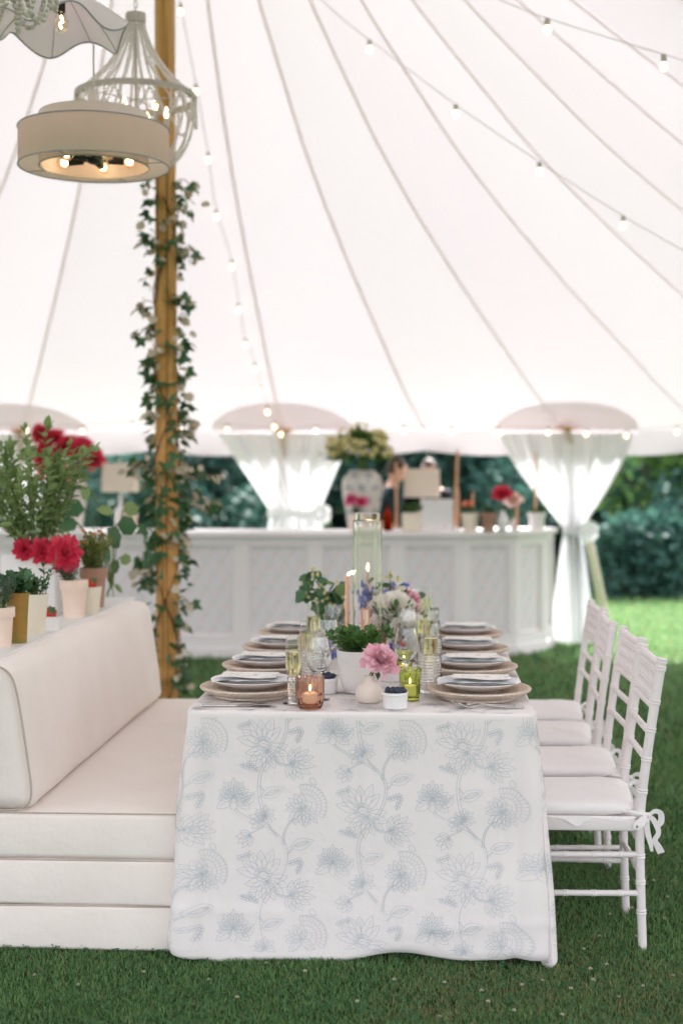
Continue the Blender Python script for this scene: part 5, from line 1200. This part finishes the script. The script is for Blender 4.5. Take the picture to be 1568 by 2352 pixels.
# ---- votives, ramekins, bud vase, herb pot
def votive(p, r, h, mat, label, green, where='pink glass at the table front'):
    o = empty('votive_glass', label, 'votive', p, 'coloured votive glasses')
    if not green:
        pr = [(0, .004), (r * .62, .002), (r * .80, .006), (r * .93, .018), (r * .99, .04), (r, h * .97), (r * .98, h), (r * .93, h), (r * .92, h * .9), (r * .90, .04), (r * .80, .02), (r * .6, .013), (0, .013)]
        MB().lathe(pr, 72, mod=lambda a, z: 1 + (.028 * abs(math.sin(6 * a)) - .014) * min(1, max(0, (h * .97 - z) / .01 + .3)) if z > .005 else 1).build('cup', mat, o)
        MB().lathe([(r * .60, .0005), (r * .78, .002), (r * .86, .010), (r * .80, .013), (r * .58, .009), (r * .60, .0005)], 72, mod=lambda a, z: 1 + .02 * math.sin(30 * a)).build('foot', mat, o)
    else:
        pr = [(0, .006), (r * .70, .001), (r * .75, .003), (r * .77, .018), (r * .80, .022), (r * .83, .036), (r * .80, .040), (r * .84, .062), (r * .93, .088), (r * .955, h * .90), (r, h * .91), (r, h * .985), (r * .98, h), (r * .93, h), (r * .90, h * .9), (r * .74, .05), (r * .70, .016), (0, .015)]
        MB().lathe(pr, 64, mod=lambda a, z: 1 + (.03 * math.sin(16 * a) if .02 < z < .042 else .012 * abs(math.sin(8 * a)) if .044 < z < .09 else 0)).build('cup', mat, o)
        MB().lathe([(0, .0002), (r * .72, .0004), (r * .74, .012), (r * .6, .0145), (0, .0145)], 40).build('foot', mat, o)
    v = empty('votive_candle', f'short cream candle lit inside the {where}', 'candle', Vector(p) + Vector((0, 0, .016)), 'votive candles')
    MB().lathe([(0, 0), (r * .52, 0), (r * .53, .028), (r * .48, .031), (r * .2, .0295), (0, .029)], 24).build('wax', m_votive, v); MB().tube([(0, 0, .028), (.001, 0, .038)], .0008, 5).build('wick', m_wick, v)
    MB().lathe([(0, .036), (.0022, .039), (.003, .0435), (.0018, .05), (0, .057)], 10).build('flame', m_flame, v); return o
p = T(712, 1627); votive(p, .0445, .101, m_pinkg, 'fluted peach-pink glass votive at the table front', False)
p = T(941, 1608); votive(p, .0385, .102, m_greeng, 'embossed olive-green glass votive beside the berry dish', True, 'green glass beside the berry dish')
votive(T(926, 1560), .036, .095, m_greeng, 'olive-green glass votive half hidden behind the wine glass', True, 'green glass behind the wine glass')
rk = []
def ramekin(p, r, h, label, lab2, n=13, seed=0):
    o = empty('ramekin', label, 'bowl', p, 'white ramekins of blueberries'); pr = [(0, 0), (r * .93, 0), (r * .94, .003), (r * .945, h * .80), (r, h * .83), (r, h * .97), (r * .98, h), (r * .90, h), (r * .88, h * .9), (r * .86, .006), (0, .005)]
    MB().lathe(pr, 96, mod=lambda a, z: 1 + (.012 * math.sin(32 * a) if .002 < z < h * .81 else 0)).build('body', m_ceram, o); rs = random.Random(seed)
    for k in range(n):
        a = k * 2.399; q = math.sqrt((k + .4) / n) * r * .74; b = r * .22 * rs.uniform(.88, 1.12); z = h * .88 + b * .5 + (.4 * r * (1 - (q / r) ** 2) * rs.uniform(.3, .7))
        m0 = rk[0] if rk else None
        if m0 is None:
            mb = MB(); mb.blob((0, 0, 0), (1, 1, .88), 14, 9); mb.lathe([(.36, .80), (.42, .93), (.30, .86), (.12, .80), (0, .79)], 10, mod=lambda a, z: 1 + .14 * math.sin(5 * a)); bo = mb.build('blueberry', m_blueb); rk.append(bo)
        else: bo = m0.copy(); COL.objects.link(bo)
        bo.location = Vector(p) + Vector((q * math.cos(a), q * math.sin(a), z)); bo.scale = (b, b, b); bo.rotation_euler = (rs.uniform(-1.2, 1.2), rs.uniform(-1.2, 1.2), rs.uniform(0, 6)); tag(bo, lab2, 'blueberry', lab2)
ramekin(T(907, 1625), .0405, .049, 'small white fluted ramekin of blueberries at the table front', 'dark blueberry heaped in the front ramekin', 14, 1)
ramekin(T(748, 1590), .0395, .049, 'white ramekin of blueberries behind the pink votive', 'dark blueberry in the ramekin behind the pink votive', 12, 2)
ramekin(T(893, 1563), .0395, .049, 'white ramekin of blueberries behind the pink peony', 'dark blueberry in the ramekin behind the peony', 12, 3)
p = T(848, 1612); o = empty('bud_vase', 'squat blush clay bud vase at the table front', 'vase', p); s_ = .0455
MB().lathe([(0, 0), (s_ * .72, 0), (s_ * .80, .003), (s_ * .98, .016), (s_ * 1.0, .028), (s_ * .92, .043), (s_ * .68, .057), (s_ * .40, .066), (s_ * .345, .073), (s_ * .36, .082), (s_ * .38, .084), (s_ * .30, .084), (s_ * .27, .07), (0, .06)], 48).build('body', m_clay, o)
pn = empty('peony', 'big ruffled pink peony in the squat bud vase', 'flower', p + Vector((0, 0, .085)))
MB().tube(catmull([(0, 0, -.03), (.008, -.004, .0), (.022, -.012, .03), (.028, -.02, .045)], 4), .003, 7).build('stem', m_stem, pn)
cpn = Vector((.030, -.018, .048))
flower(pn, cpn, .056, m_pink, (.45, -.55, .55), 5, 'inner_petals', layers=((12, .25, 1.0), (15, .55, 1.0), (17, .85, .95), (16, 1.1, .9), (12, 1.35, .82)), w=.46, cup=.6, jag=.10, nu=6, nv=5)
mb = MB(); petals(mb, cpn + Vector((-.004, 0, -.004)), .066, (.35, -.5, .6), seed=8, layers=((6, -.2, .85), (7, .1, .85)), w=.75, cup=.5, jag=.07, nu=6, nv=5); petals(mb, cpn + Vector((.012, -.01, -.01)), .058, (.7, -.5, -.45), seed=12, layers=((4, .5, 1.0),), w=.7, cup=.4, jag=.06, nu=6, nv=5); mb.build('outer_petals', m_pink, pn)
leaf_mass(pn, LEAF, frames(np.array([[.3, -.3, -1], [.6, -.2, -.8], [-.5, -.3, -.4]]), None, np.array([.035, .03, .03])), np.tile([[.02, -.012, .02]], (3, 1)), m_leafd)
p = T(824, 1590); o = empty('herb_pot', 'white round-bottomed pot of oregano in the table centre', 'pot', p); r = .0735; h = .142
MB().lathe([(0, 0), (r * .60, 0), (r * .66, .003), (r * .80, h * .22), (r * .93, h * .5), (r * .99, h * .8), (r, h * .985), (r * .985, h), (r * .93, h), (r * .92, h * .9), (0, h * .9)], 56).build('body', m_matw, o); MB().lathe([(r * .92, h * .905), (0, h * .92)], 24).build('soil', m_soil, o)
st_, L, D = sprouts((0, 0, h * .9), .110, .095, 40, 5, .9, 91); mb = MB()
for q in st_: mb.tube(q, .0011, 5, cap=False)
mb.build('stems', m_stem, o); S = .023 * RNG.uniform(.6, 1.3, len(L)); R = frames(D, RNG.normal(0, .5, len(L)), S); o_ = np.argsort(L[:, 1]); leaf_objects(o, tmesh('oregano_leaf', WIDE, m_leaf), R[o_[:230]], L[o_[:230]]); leaf_mass(o, WIDE, R[o_[230:]], L[o_[230:]], m_leaf)

# ---- tall glass cylinders and tapers
def cylinder(x, y, r, h, label):
    o = empty('glass_cylinder', label, 'vase', (x, y, TT), 'tall glass cylinders'); MB().lathe([(0, 0), (r * .97, 0), (r * .99, .0012), (r, .004), (r, .009), (r, h * .5), (r, h - .007), (r, h - .002), (r * .985, h), (r * .971, h - .002), (r * .97, h - .007), (r * .97, h * .5), (r * .97, .02), (r * .97, .0125), (r * .9, .012), (0, .012)], 56).build('wall', m_cyl, o); return o
cylinder(-.206, 5.14, .054, .548, 'nearer tall clear glass cylinder in the table centre'); cylinder(-.232, 5.78, .054, .560, 'farther tall clear glass cylinder behind the first one')
def candle(x, y, z0, z1, r, label, lit=True, fl=(0, 0), drip=False, rt=.8):
    o = empty('taper_candle', label, 'candle', (x, y, z0), 'candles in the table centre'); h = z1 - z0; pr = [(0, 0), (r, 0), (r * (1 + rt) / 2, h * .5), (r * rt, h - .003), (r * rt * .85, h), (r * rt * .4, h - .003), (0, h - .004)]
    MB().lathe(pr, 20, mod=(lambda a, z: 1 + .05 * math.sin(3 * a + z * 30) + (.10 * math.sin(5 * a) if z > h - .008 else 0)) if drip else None).build('wax', m_candle, o)
    if drip:
        mb = MB(); 
        for (a, l) in ((-1.4, .09), (-1.1, .05), (-1.9, .035)): mb.tube([(r * .98 * math.cos(a), r * .98 * math.sin(a), h - .004 - l * t) for t in (0, .3, .6, .9, 1)], [.002, .0026, .0022, .003, .001], 7)
        mb.build('drips', m_votive, o)
    MB().tube([(0, 0, h - .004), (fl[0] * .3, 0, h + .007)], .0009, 5).build('wick', m_wick, o)
    if lit:
        mb = MB(); pts = [Vector((fl[0] * t ** 1.2, fl[1] * t, h + .003 + (.034 if not fl[0] else .018) * t)) for t in (0, .15, .3, .5, .7, .85, 1)]; mb.tube(pts, [.0006, .0034, .0046, .0043, .003, .0017, .0002], 9); mb.build('flame', m_flame, o)
    return o
p = at(797, 1323, 5.22); candle(p.x, 5.22, TT, p.z, .0098, 'peach taper with a flame blown sideways left of the glass cylinder', True, (.028, 0), rt=.78)
candle(-.213, 5.135, TT + .0125, .983, .0165, 'short dripped peach candle inside the nearer glass cylinder', False, drip=True, rt=.95)
p = at(845, 1314, 5.78); candle(p.x, 5.78, TT + .0125, p.z, .0085, 'lit thin taper inside the farther glass cylinder', True, (0, 0), rt=.7)

# ---- centre flowers
fa = empty('flower_arrangement', 'low arrangement of white peonies, pink and blue blooms right of the cylinders', 'flowers', (-.105, 5.47, TT)); FO = Vector((-.105, 5.47, TT))
MB().lathe([(0, 0), (.07, 0), (.09, .03), (.095, .07), (.088, .09), (.08, .09), (.082, .06), (0, .05)], 32).build('bowl', m_matw, fa)
def fl_at(px, py, Y): return at(px, py, Y) - FO
for k, (px, py, Y, r, mt, ax) in enumerate([(880, 1398, 5.52, .06, m_petw, (-.1, -.7, .5)), (868, 1378, 5.62, .045, m_petw, (-.2, -.6, .6)), (850, 1412, 5.6, .045, m_blush2, (-.2, -.8, .4)), (960, 1440, 5.42, .04, m_blush2, (.6, -.6, .2)), (905, 1405, 5.47, .085, m_petw, (.2, -.7, .5)), (930, 1465, 5.36, .10, m_petw, (.3, -.75, .55)), (880, 1440, 5.42, .058, m_petw, (0, -.8, .3)), (886, 1462, 5.40, .052, m_blush2, (0, -.8, .2)), (858, 1457, 5.34, .032, m_coral, (-.1, -.8, .4)), (948, 1378, 5.55, .038, m_pink, (.5, -.5, .5)), (952, 1402, 5.5, .034, m_blush2, (.6, -.5, .3)), (938, 1368, 5.6, .03, m_pink, (.4, -.5, .6)),
                                          (915, 1370, 5.6, .05, m_petw, (.2, -.4, .8)), (865, 1398, 5.55, .042, m_blush2, (-.2, -.6, .6)), (872, 1370, 5.6, .035, m_petw, (0, -.5, .8)), (945, 1445, 5.45, .035, m_mauve, (.6, -.6, .3)), (862, 1425, 5.5, .045, m_mauve, (-.2, -.8, .3)), (918, 1484, 5.28, .028, m_coral, (.3, -.8, .3))]):
    flower(fa, fl_at(px, py, Y), r, mt, ax, 100 + k, layers=((7, .1, 1.0), (8, .5, .95), (9, .85, .9), (8, 1.1, .8), (6, 1.35, .65)), cup=.55)
mb = MB(); mbs = MB(); rs = random.Random(9)
for (px, py, Y, n_) in [(838, 1352, 5.6, 9), (845, 1368, 5.6, 8), (832, 1390, 5.58, 8), (855, 1365, 5.62, 7), (895, 1358, 5.6, 5), (884, 1372, 5.55, 4), (928, 1352, 5.62, 6), (905, 1500, 5.2, 6), (895, 1490, 5.22, 5), (763, 1490, 5.3, 6), (818, 1372, 5.65, 5)]:
    c = fl_at(px, py, Y); mbs.tube(catmull([(c.x * .3, c.y * .3, .08), c * .6 + Vector((0, 0, .03)), c + Vector((0, 0, .02))], 4), .0016, 5, cap=False)
    for j in range(n_): petals(mb, c + Vector((rs.uniform(-.014, .014), rs.uniform(-.01, .01), rs.uniform(-.03, .03))), .013, (rs.uniform(-1, 1), -.8, rs.uniform(-.3, .8)), seed=j, layers=((5, .3, 1), (4, .9, .7)), nu=3, nv=3)
stuff(mb.build('delphiniums', m_blue, fa))
mb = MB()
for (px, py, Y, n_) in [(893, 1318, 5.6, 4), (903, 1335, 5.6, 4), (888, 1350, 5.6, 3), (908, 1352, 5.6, 3), (935, 1420, 5.4, 5), (958, 1415, 5.45, 4)]:
    c = fl_at(px, py, Y); mbs.tube(catmull([(c.x * .4, c.y * .4, .08), c * .6 + Vector((.0, 0, .03)), c], 4), .0016, 5, cap=False)
    for j in range(n_): petals(mb, c + Vector((rs.uniform(-.016, .016), 0, rs.uniform(-.02, .02))), .012, (rs.uniform(-1, 1), -.7, -.4), seed=j, layers=((5, .5, 1),), nu=3, nv=3)
stuff(mb.build('bell_flowers', m_yelf, fa)); mbs.build('stems', m_stem, fa)
L, D = [], []
for (px, py, Y) in [(868, 1345, 5.58), (872, 1350, 5.58), (900, 1437, 5.34), (885, 1445, 5.34), (910, 1425, 5.34), (960, 1425, 5.42), (940, 1432, 5.38), (952, 1368, 5.55), (930, 1350, 5.6), (862, 1330, 5.62), (906, 1490, 5.22), (898, 1500, 5.2), (893, 1510, 5.18), (912, 1505, 5.2)]:
    for _ in range(2): L.append(np.array(fl_at(px, py, Y)) + RNG.normal(0, .008, 3)); D.append([RNG.normal(), -.4, RNG.normal() * .6])
leaf_objects(fa, tmesh('bouquet_leaf', WIDE, m_leafd), frames(np.array(D), RNG.normal(0, .6, len(L)), RNG.uniform(.03, .05, len(L))), np.array(L))
D = unit(160); D[:, 2] = np.abs(D[:, 2]); leaf_mass(fa, LEAF, frames(D, RNG.normal(0, .6, 160), .045), np.array([0, 0, .09]) + D * np.array([.12, .10, .12]) * RNG.uniform(.3, 1, (160, 1)), m_leaf)
# leafy branch vase left of the cylinders
fb = empty('foliage_vase', 'vase of dark leafy branches with tiny yellow flowers left of the cylinders', 'flowers', (-.335, 5.62, TT)); FO2 = Vector((-.335, 5.62, TT))
MB().lathe([(0, 0), (.04, 0), (.052, .04), (.05, .08), (.03, .12), (.028, .14), (.022, .14), (.02, .1), (0, .09)], 28).build('body', m_matw, fb)
mb = MB(); L, D, B = [], [], []
for (px, py) in [(705, 1345), (722, 1330), (740, 1358), (700, 1370), (735, 1385), (758, 1372), (775, 1350), (785, 1370), (768, 1395), (752, 1410), (775, 1420), (785, 1440), (715, 1320), (788, 1400), (762, 1440)]:
    c = at(px, py, 5.58) - FO2; mb.tube(catmull([(0, 0, .12), (c.x * .5, c.y * .5, .22), c], 4), .002, 5, cap=False)
    for _ in range(6): L.append(np.array(c) + RNG.normal(0, .014, 3)); D.append([RNG.normal() * .7 - .2, -.35, -.7 + RNG.normal() * .5])
    B.append(c)
mb.build('stems', m_stem, fb); leaf_objects(fb, tmesh('branch_leaf', WIDE, m_leafd), frames(np.array(D), RNG.normal(0, .5, len(L)), RNG.uniform(.035, .062, len(L))), np.array(L))
leaf_objects(fb, tmesh('round_leaf', WIDE, m_leafb), frames(np.array([[.2, -.5, 1], [-.8, -.4, .4], [.5, -.5, .7]]), np.array([.2, -.3, .4]), np.array([.075, .05, .055])), np.array([tuple(at(px, py, 5.56) - FO2) for px, py in ((783, 1372), (768, 1345), (775, 1362))]))
mb = MB()
for c in B:
    for j in range(3): petals(mb, c + Vector((random.uniform(-.02, .02), -.02, random.uniform(-.005, .03))), .009, (random.uniform(-1, 1), -1, .5), seed=j, layers=((5, .4, 1), (4, 1, .7)), nu=3, nv=3)
stuff(mb.build('tiny_flowers', m_yelf, fb))
# ================================================================ hanging lamps
m_bead = M('grey_wood_beads', (.80, .73, .71), .75, .2, island=(.86, .79, .77))
m_metalg = M('grey_metal', (.60, .52, .49), .5, .4, col2=(.52, .45, .42), nscale=10)
m_dark = M('dark_metal', (.05, .05, .048), .35, .5, metal=.8)
m_drum = M('drum_fabric', (.90, .81, .75), .8, .15, col2=(.88, .78, .72), nscale=30, stretch=(1, 1, .05), transl=.72, tcol=(.98, .89, .82))
m_drumw = M('inner_shade', (.88, .80, .79), .8, .15, transl=.3)
m_wavy = M('wavy_shade', (.87, .81, .84), .8, .1, transl=.4, tcol=(.86, .80, .83))
m_trim = M('grey_trim', (.42, .41, .44), .7, .2)
m_bulb = emit('warm_bulb', (1.0, .74, .38), 1.3)
m_fil = emit('filament_glow', (1.0, .74, .46), 4.5)
m_globe = glass('amber_bulb_glass', (1, .93, .80), 1.15)
m_wire = M('lamp_wire', (.66, .62, .60), .6, .3)
m_sock = M('pale_socket', (.52, .47, .44), .6, .3)
bm = bmesh.new(); bmesh.ops.create_icosphere(bm, subdivisions=1, radius=1); ICO = ([tuple(v.co) for v in bm.verts], [tuple(v.index for v in f.verts) for f in bm.faces]); bm.free()
bm = bmesh.new(); bmesh.ops.create_icosphere(bm, subdivisions=2, radius=1); ICO2 = ([tuple(v.co) for v in bm.verts], [tuple(v.index for v in f.verts) for f in bm.faces]); bm.free()
def strand(parent, pts, r, name='bead_strand', T=None):
    P = np.array([tuple(p) for p in pts]); d = np.concatenate([[0], np.cumsum(np.linalg.norm(np.diff(P, axis=0), axis=1))]); n = max(2, int(d[-1] / (r * 1.9))); s_ = np.linspace(0, d[-1], n)
    Q = np.stack([np.interp(s_, d, P[:, k]) for k in range(3)], 1); S = r * RNG.uniform(.86, 1.12, n); V, F = scatter((T or ICO)[0], (T or ICO)[1], np.eye(3)[None] * S[:, None, None], Q)
    return npmesh(name, V, F, m_bead, parent, True)
def hang_z(x, y):      # canopy height above a point
    a = math.atan2(y - PY, x - PX); best = 2.0
    for i in range(NE):
        e0, e1 = EAVE[i], EAVE[(i + 1) % NE]; d = Vector((x - PX, y - PY)); A = Matrix(((e0[0] - PX, e1[0] - PX), (e0[1] - PY, e1[1] - PY)))
        if abs(A.determinant()) < 1e-6: continue
        w = A.inverted() @ d
        if w.x >= -1e-6 and w.y >= -1e-6: return can(((e0[0] * w.x + e1[0] * w.y) / max(1e-6, w.x + w.y), (e0[1] * w.x + e1[1] * w.y) / max(1e-6, w.x + w.y)), min(1, w.x + w.y)).z
    return 4.0
def cord(parent, z, base, r=.004, mat=None):
    top = hang_z(base.x, base.y) - .02; MB().tube([(0, 0, z), (0, 0, top - base.z)], r, 8).build('cord', mat or m_wire, parent)
# bead chandelier in front of the pole
Y = 6.3; c = Vector(((311 - VPX) / FPX * Y, Y, at(311, 224, Y).z)); o = empty('bead_chandelier', 'grey bead chandelier with basket of strands in front of the pole', 'chandelier', c); R_ = .272; k_ = .00203
zc = 178 * k_
MB().lathe([(0, zc + .02), (.046, zc + .02), (.048, zc), (.046, zc - .02), (.04, zc - .022), (0, zc - .022)], 28).build('cap', m_metalg, o); MB().lathe([(R_ - .012, -.012), (R_ + .006, -.013), (R_ + .008, .012), (R_ - .012, .012), (R_ - .012, -.012)], 64).build('ring', m_metalg, o)
MB().tube([(0, 0, zc), (0, 0, -.14)], .007, 8).build('stem', m_metalg, o); MB().lathe([(.045, -.34), (.055, -.335), (.055, -.318), (.045, -.315), (.045, -.34)], 24).build('lower_ring', m_metalg, o)
for k in range(20):
    a = 2 * PI * k / 20; d = Vector((math.cos(a), math.sin(a), 0)); strand(o, [d * (.038 + (R_ - .045) * (t ** 2.1 * .75 + t * .25)) + Vector((0, 0, zc - .02 - (zc - .03) * t)) for t in np.linspace(0, 1, 16)], .0078)
for k in range(22):
    a = 2 * PI * k / 22 + .1; d = Vector((math.cos(a), math.sin(a), 0)); strand(o, [d * (R_ * (math.cos(t * PI / 2) ** .75) * .82 + .05) + Vector((0, 0, -.012 - .315 * math.sin(t * PI / 2) ** 1.05)) for t in np.linspace(0, 1, 16)], .0078)
for k in range(11):
    a0 = 2 * PI * k / 11; strand(o, [Vector(((R_ + .004) * math.cos(a0 + .57 * t), (R_ + .004) * math.sin(a0 + .57 * t), -.015 - .11 * math.sin(PI * t))) for t in np.linspace(0, 1, 14)], .0075)
for k in range(6):
    a = 2 * PI * k / 6 + .35; d = Vector((math.cos(a), math.sin(a), 0)); arm = MB().tube(catmull([Vector((0, 0, -.13)), d * .07 + Vector((0, 0, -.19)), d * .135 + Vector((0, 0, -.17)), d * .14 + Vector((0, 0, -.145))], 4), .005, 7).build('arm', m_metalg, o)
    MB().lathe([(0, -.15), (.022, -.145), (.024, -.138), (.012, -.134), (.011, -.085), (0, -.085)], 14, c=d * .14).build('candle_sleeve', m_metalg, arm); MB().lathe([(0, -.085), (.008, -.08), (.011, -.065), (.007, -.045), (0, -.03)], 12, c=d * .14).build('bulb', m_bulb, arm)
for k in range(5): a = 2 * PI * k / 5; MB().tube([(0, 0, -.01), ((R_ - .01) * math.cos(a), (R_ - .01) * math.sin(a), 0)], .003, 6).build('spoke', m_metalg, o)
ch = MB()
for k in range(9): z = zc + .035 + k * .027; pts = [Vector((.009 * math.cos(t), 0, z + .017 * math.sin(t))) if k % 2 else Vector((0, .009 * math.cos(t), z + .017 * math.sin(t))) for t in np.linspace(0, 2 * PI, 13)[:-1]]; ch.tube(pts, .0022, 6, close=True)
ch.build('chain', m_metalg, o); cord(o, zc + .28, c, .003)
# drum pendant with two tiers
Y = 5.46; c = Vector(((213 - VPX) / FPX * Y, Y, at(213, 384, Y).z)); o = empty('drum_pendant', 'round two-tier beige drum pendant with bare bulbs', 'pendant lamp', c); R_ = sz(344, Y) / 2; H = .148; ri = R_ * .725
MB().lathe([(R_, 0), (R_, H), (R_ - .004, H), (R_ - .004, 0), (R_, 0)], 72).build('outer_shade', m_drum, o); MB().lathe([(ri, 0), (ri, H + .06), (ri - .003, H + .06), (ri - .003, 0), (ri, 0)], 64).build('inner_shade', m_drumw, o)
MB().lathe([(0, H + .058), (ri - .004, H + .058), (ri - .004, H + .055), (0, H + .055)], 48).build('top_disc', m_drumw, o)
for rr, z in ((R_ + .001, 0), (R_ + .001, H), (ri, 0)): MB().tube([Vector((rr * math.cos(a), rr * math.sin(a), z)) for a in np.linspace(0, 2 * PI, 73)[:-1]], .003, 6, close=True).build('hoop', m_trim, o)
for k in range(4): a = PI / 4 + k * PI / 2 + .55; MB().tube([(ri * math.cos(a), ri * math.sin(a), 0), (R_ * math.cos(a), R_ * math.sin(a), 0)], .002, 6).build('spoke', m_trim, o)
MB().blob((0, 0, .03), (.032, .032, .02), 14, 9).build('hub', m_dark, o)
for k in range(5):
    a = 2 * PI * k / 5 + .3; d = Vector((math.cos(a), math.sin(a), 0)); s_ = MB().tube([d * .02 + Vector((0, 0, .03)), d * .055 + Vector((0, 0, .03)), d * .056 + Vector((0, 0, .03)), d * .115 + Vector((0, 0, .03))], [.007, .007, .016, .016], 12).build('socket', m_dark, o)
    MB().blob(d * .142 + Vector((0, 0, .03)), .029, 14, 10).build('globe', m_globe, s_); MB().blob(d * .14 + Vector((0, 0, .03)), (.013, .013, .013), 10, 7).build('filament', m_fil, s_)
MB().lathe([(0, H + .16), (.02, H + .16), (.022, H + .09), (.02, H + .06), (0, H + .06)], 16).build('stem', m_drumw, o); cord(o, H + .15, c, .004)
# wavy shade pendant
Y = 5.1; c = Vector(((138 - VPX) / FPX * Y, Y, at(138, 72, Y).z)); o = empty('wavy_pendant', 'white wavy-rimmed fabric pendant shade with bare bulb', 'pendant lamp', c); R_ = .242
def wv(a, t):
    w = math.sin(5 * a + .9); r = .03 + (R_ * (1 + .07 * math.sin(5 * a + 2.2)) - .03) * t; return Vector((r * math.cos(a), r * math.sin(a), .15 * (1 - t ** 1.5) + .034 * w * t ** 2))
MB().grid([[wv(2 * PI * j / 90, t) for j in range(90)] for t in np.linspace(0, 1, 14)], cv=True).build('shade', m_wavy, o)
MB().tube([wv(2 * PI * j / 90, 1) for j in range(90)], .0035, 6, close=True).build('rim_wire', m_trim, o)
for k in range(10): a = 2 * PI * k / 10 + .1; MB().tube([wv(a, t) + Vector((0, 0, -.003)) for t in np.linspace(0, 1, 10)], .0018, 6).build('rib', m_trim, o)
MB().tube([(0, 0, .19), (0, 0, .07)], .016, 12).build('socket', m_dark, o); MB().lathe([(0, .075), (.012, .07), (.024, .04), (.026, .02), (.016, 0), (0, -.006)], 16).build('globe', m_globe, o); MB().tube([(0, 0, .06), (.006, 0, .035), (-.006, 0, .03), (0, 0, .01)], .005, 6).build('filament', m_fil, o); cord(o, .18, c)
# bead chandelier at the corner, nearest to the camera
Y = 4.5; c = Vector(((8 - VPX) / FPX * Y, Y, at(8, -70, Y).z)); o = empty('bead_chandelier', 'grey bead chandelier with looped strands at the top corner', 'chandelier', c)
MB().lathe([(.10, -.012), (.165, -.012), (.168, .012), (.10, .012), (.10, -.012)], 48).build('ring', m_metalg, o)
for k in range(9):
    a0 = 2 * PI * k / 9; ri, ro, dz = .06, .160, .160 - .03 * (k % 2)
    strand(o, [Vector(((ri + (ro - ri) * t) * math.cos(a0 + .18 * t), (ri + (ro - ri) * t) * math.sin(a0 + .18 * t), -.012 - dz * math.sin(PI * t) ** .8)) for t in np.linspace(0, 1, 22)], .0085, T=ICO2)
for k in range(7):
    a0 = 2 * PI * k / 7; strand(o, [Vector((.165 * math.cos(a0 + .9 * t), .165 * math.sin(a0 + .9 * t), -.012 - (.10 + .03 * (k % 3)) * math.sin(PI * t))) for t in np.linspace(0, 1, 22)], .0088, T=ICO2)
for k in range(14): a = 2 * PI * k / 14; d = Vector((math.cos(a), math.sin(a), 0)); strand(o, [d * (.15 - .11 * t) + Vector((0, 0, .012 + .35 * t)) for t in np.linspace(0, 1, 14)], .0085)
MB().lathe([(0, .40), (.045, .39), (.05, .36), (0, .355)], 24).build('cap', m_metalg, o); cord(o, .39, c, .003)

# ================================================================ festoon lights
def festoon(label, pts, bulbs, r, s_, drop=True):
    P = [Vector(p) for p in pts]; o = empty('string_light', label, 'string light', P[0], 'strings of bulbs under the canopy'); O = P[0]
    MB().tube([p - O for p in catmull(P, 8)], r, 6).build('wire', m_wire, o)
    for b in bulbs:
        b = Vector(b) - O; so = MB().lathe([(0, 0), (.011 * s_, 0), (.013 * s_, -.01 * s_), (.013 * s_, -.038 * s_), (0, -.038 * s_)], 12, c=b).build('socket', m_sock, o)
        MB().lathe([(.009 * s_, -.038 * s_), (.015 * s_, -.05 * s_), (.0165 * s_, -.06 * s_), (.011 * s_, -.072 * s_), (0, -.077 * s_)], 14, c=b).build('bulb', m_bulb, so)
    return o
SB = [(415, 8, 8.25), (450, 193, 8.7), (478, 350, 9.15), (497, 482, 9.55), (532, 597, 9.95), (548, 697, 10.35), (564, 778, 10.7), (585, 834, 11.0), (600, 885, 11.3), (614, 933, 11.5), (630, 968, 11.65)]
festoon('string of small warm bulbs falling beside the pole to the middle curtain', [at(402, -90, 8.0)] + [at(*q) for q in SB] + [at(648, 985, 11.75)], [at(*q) for q in SB], .0026, .9)
EV = [(60, 975, 11.6), (190, 978, 11.6), (305, 968, 11.6), (412, 973, 11.6), (522, 974, 11.6), (645, 985, 11.6), (725, 977, 11.6), (822, 975, 11.6), (927, 978, 11.6), (1036, 980, 11.6), (1148, 981, 11.6), (1258, 981, 11.6), (1345, 984, 11.6), (1437, 988, 11.6), (1553, 979, 11.6)]
festoon('string of small warm bulbs running along the far eave', [at(-60, 972, 11.6)] + [at(*q) for q in EV] + [at(1640, 978, 11.6)], [at(*q) for q in EV], .003, .85)
RB = [(848, 92, 8.3), (1046, 240, 8.2), (1238, 372, 8.1), (1430, 496, 8.0)]
festoon('long string of bulbs crossing the canopy towards the chair side', [at(730, -8, 8.35), at(790, 46, 8.32)] + [at(*q) for q in RB] + [at(1568, 575, 7.9), at(1640, 615, 7.85)], [at(*q) for q in RB], .0026, 1.0)
R2 = [(1256, 42, 7.2), (1523, 125, 6.9)]
festoon('string of larger bulbs crossing the upper corner of the canopy', [at(1130, -8, 7.3)] + [at(*q) for q in R2] + [at(1600, 148, 6.8)], [at(*q) for q in R2], .0024, 1.05)
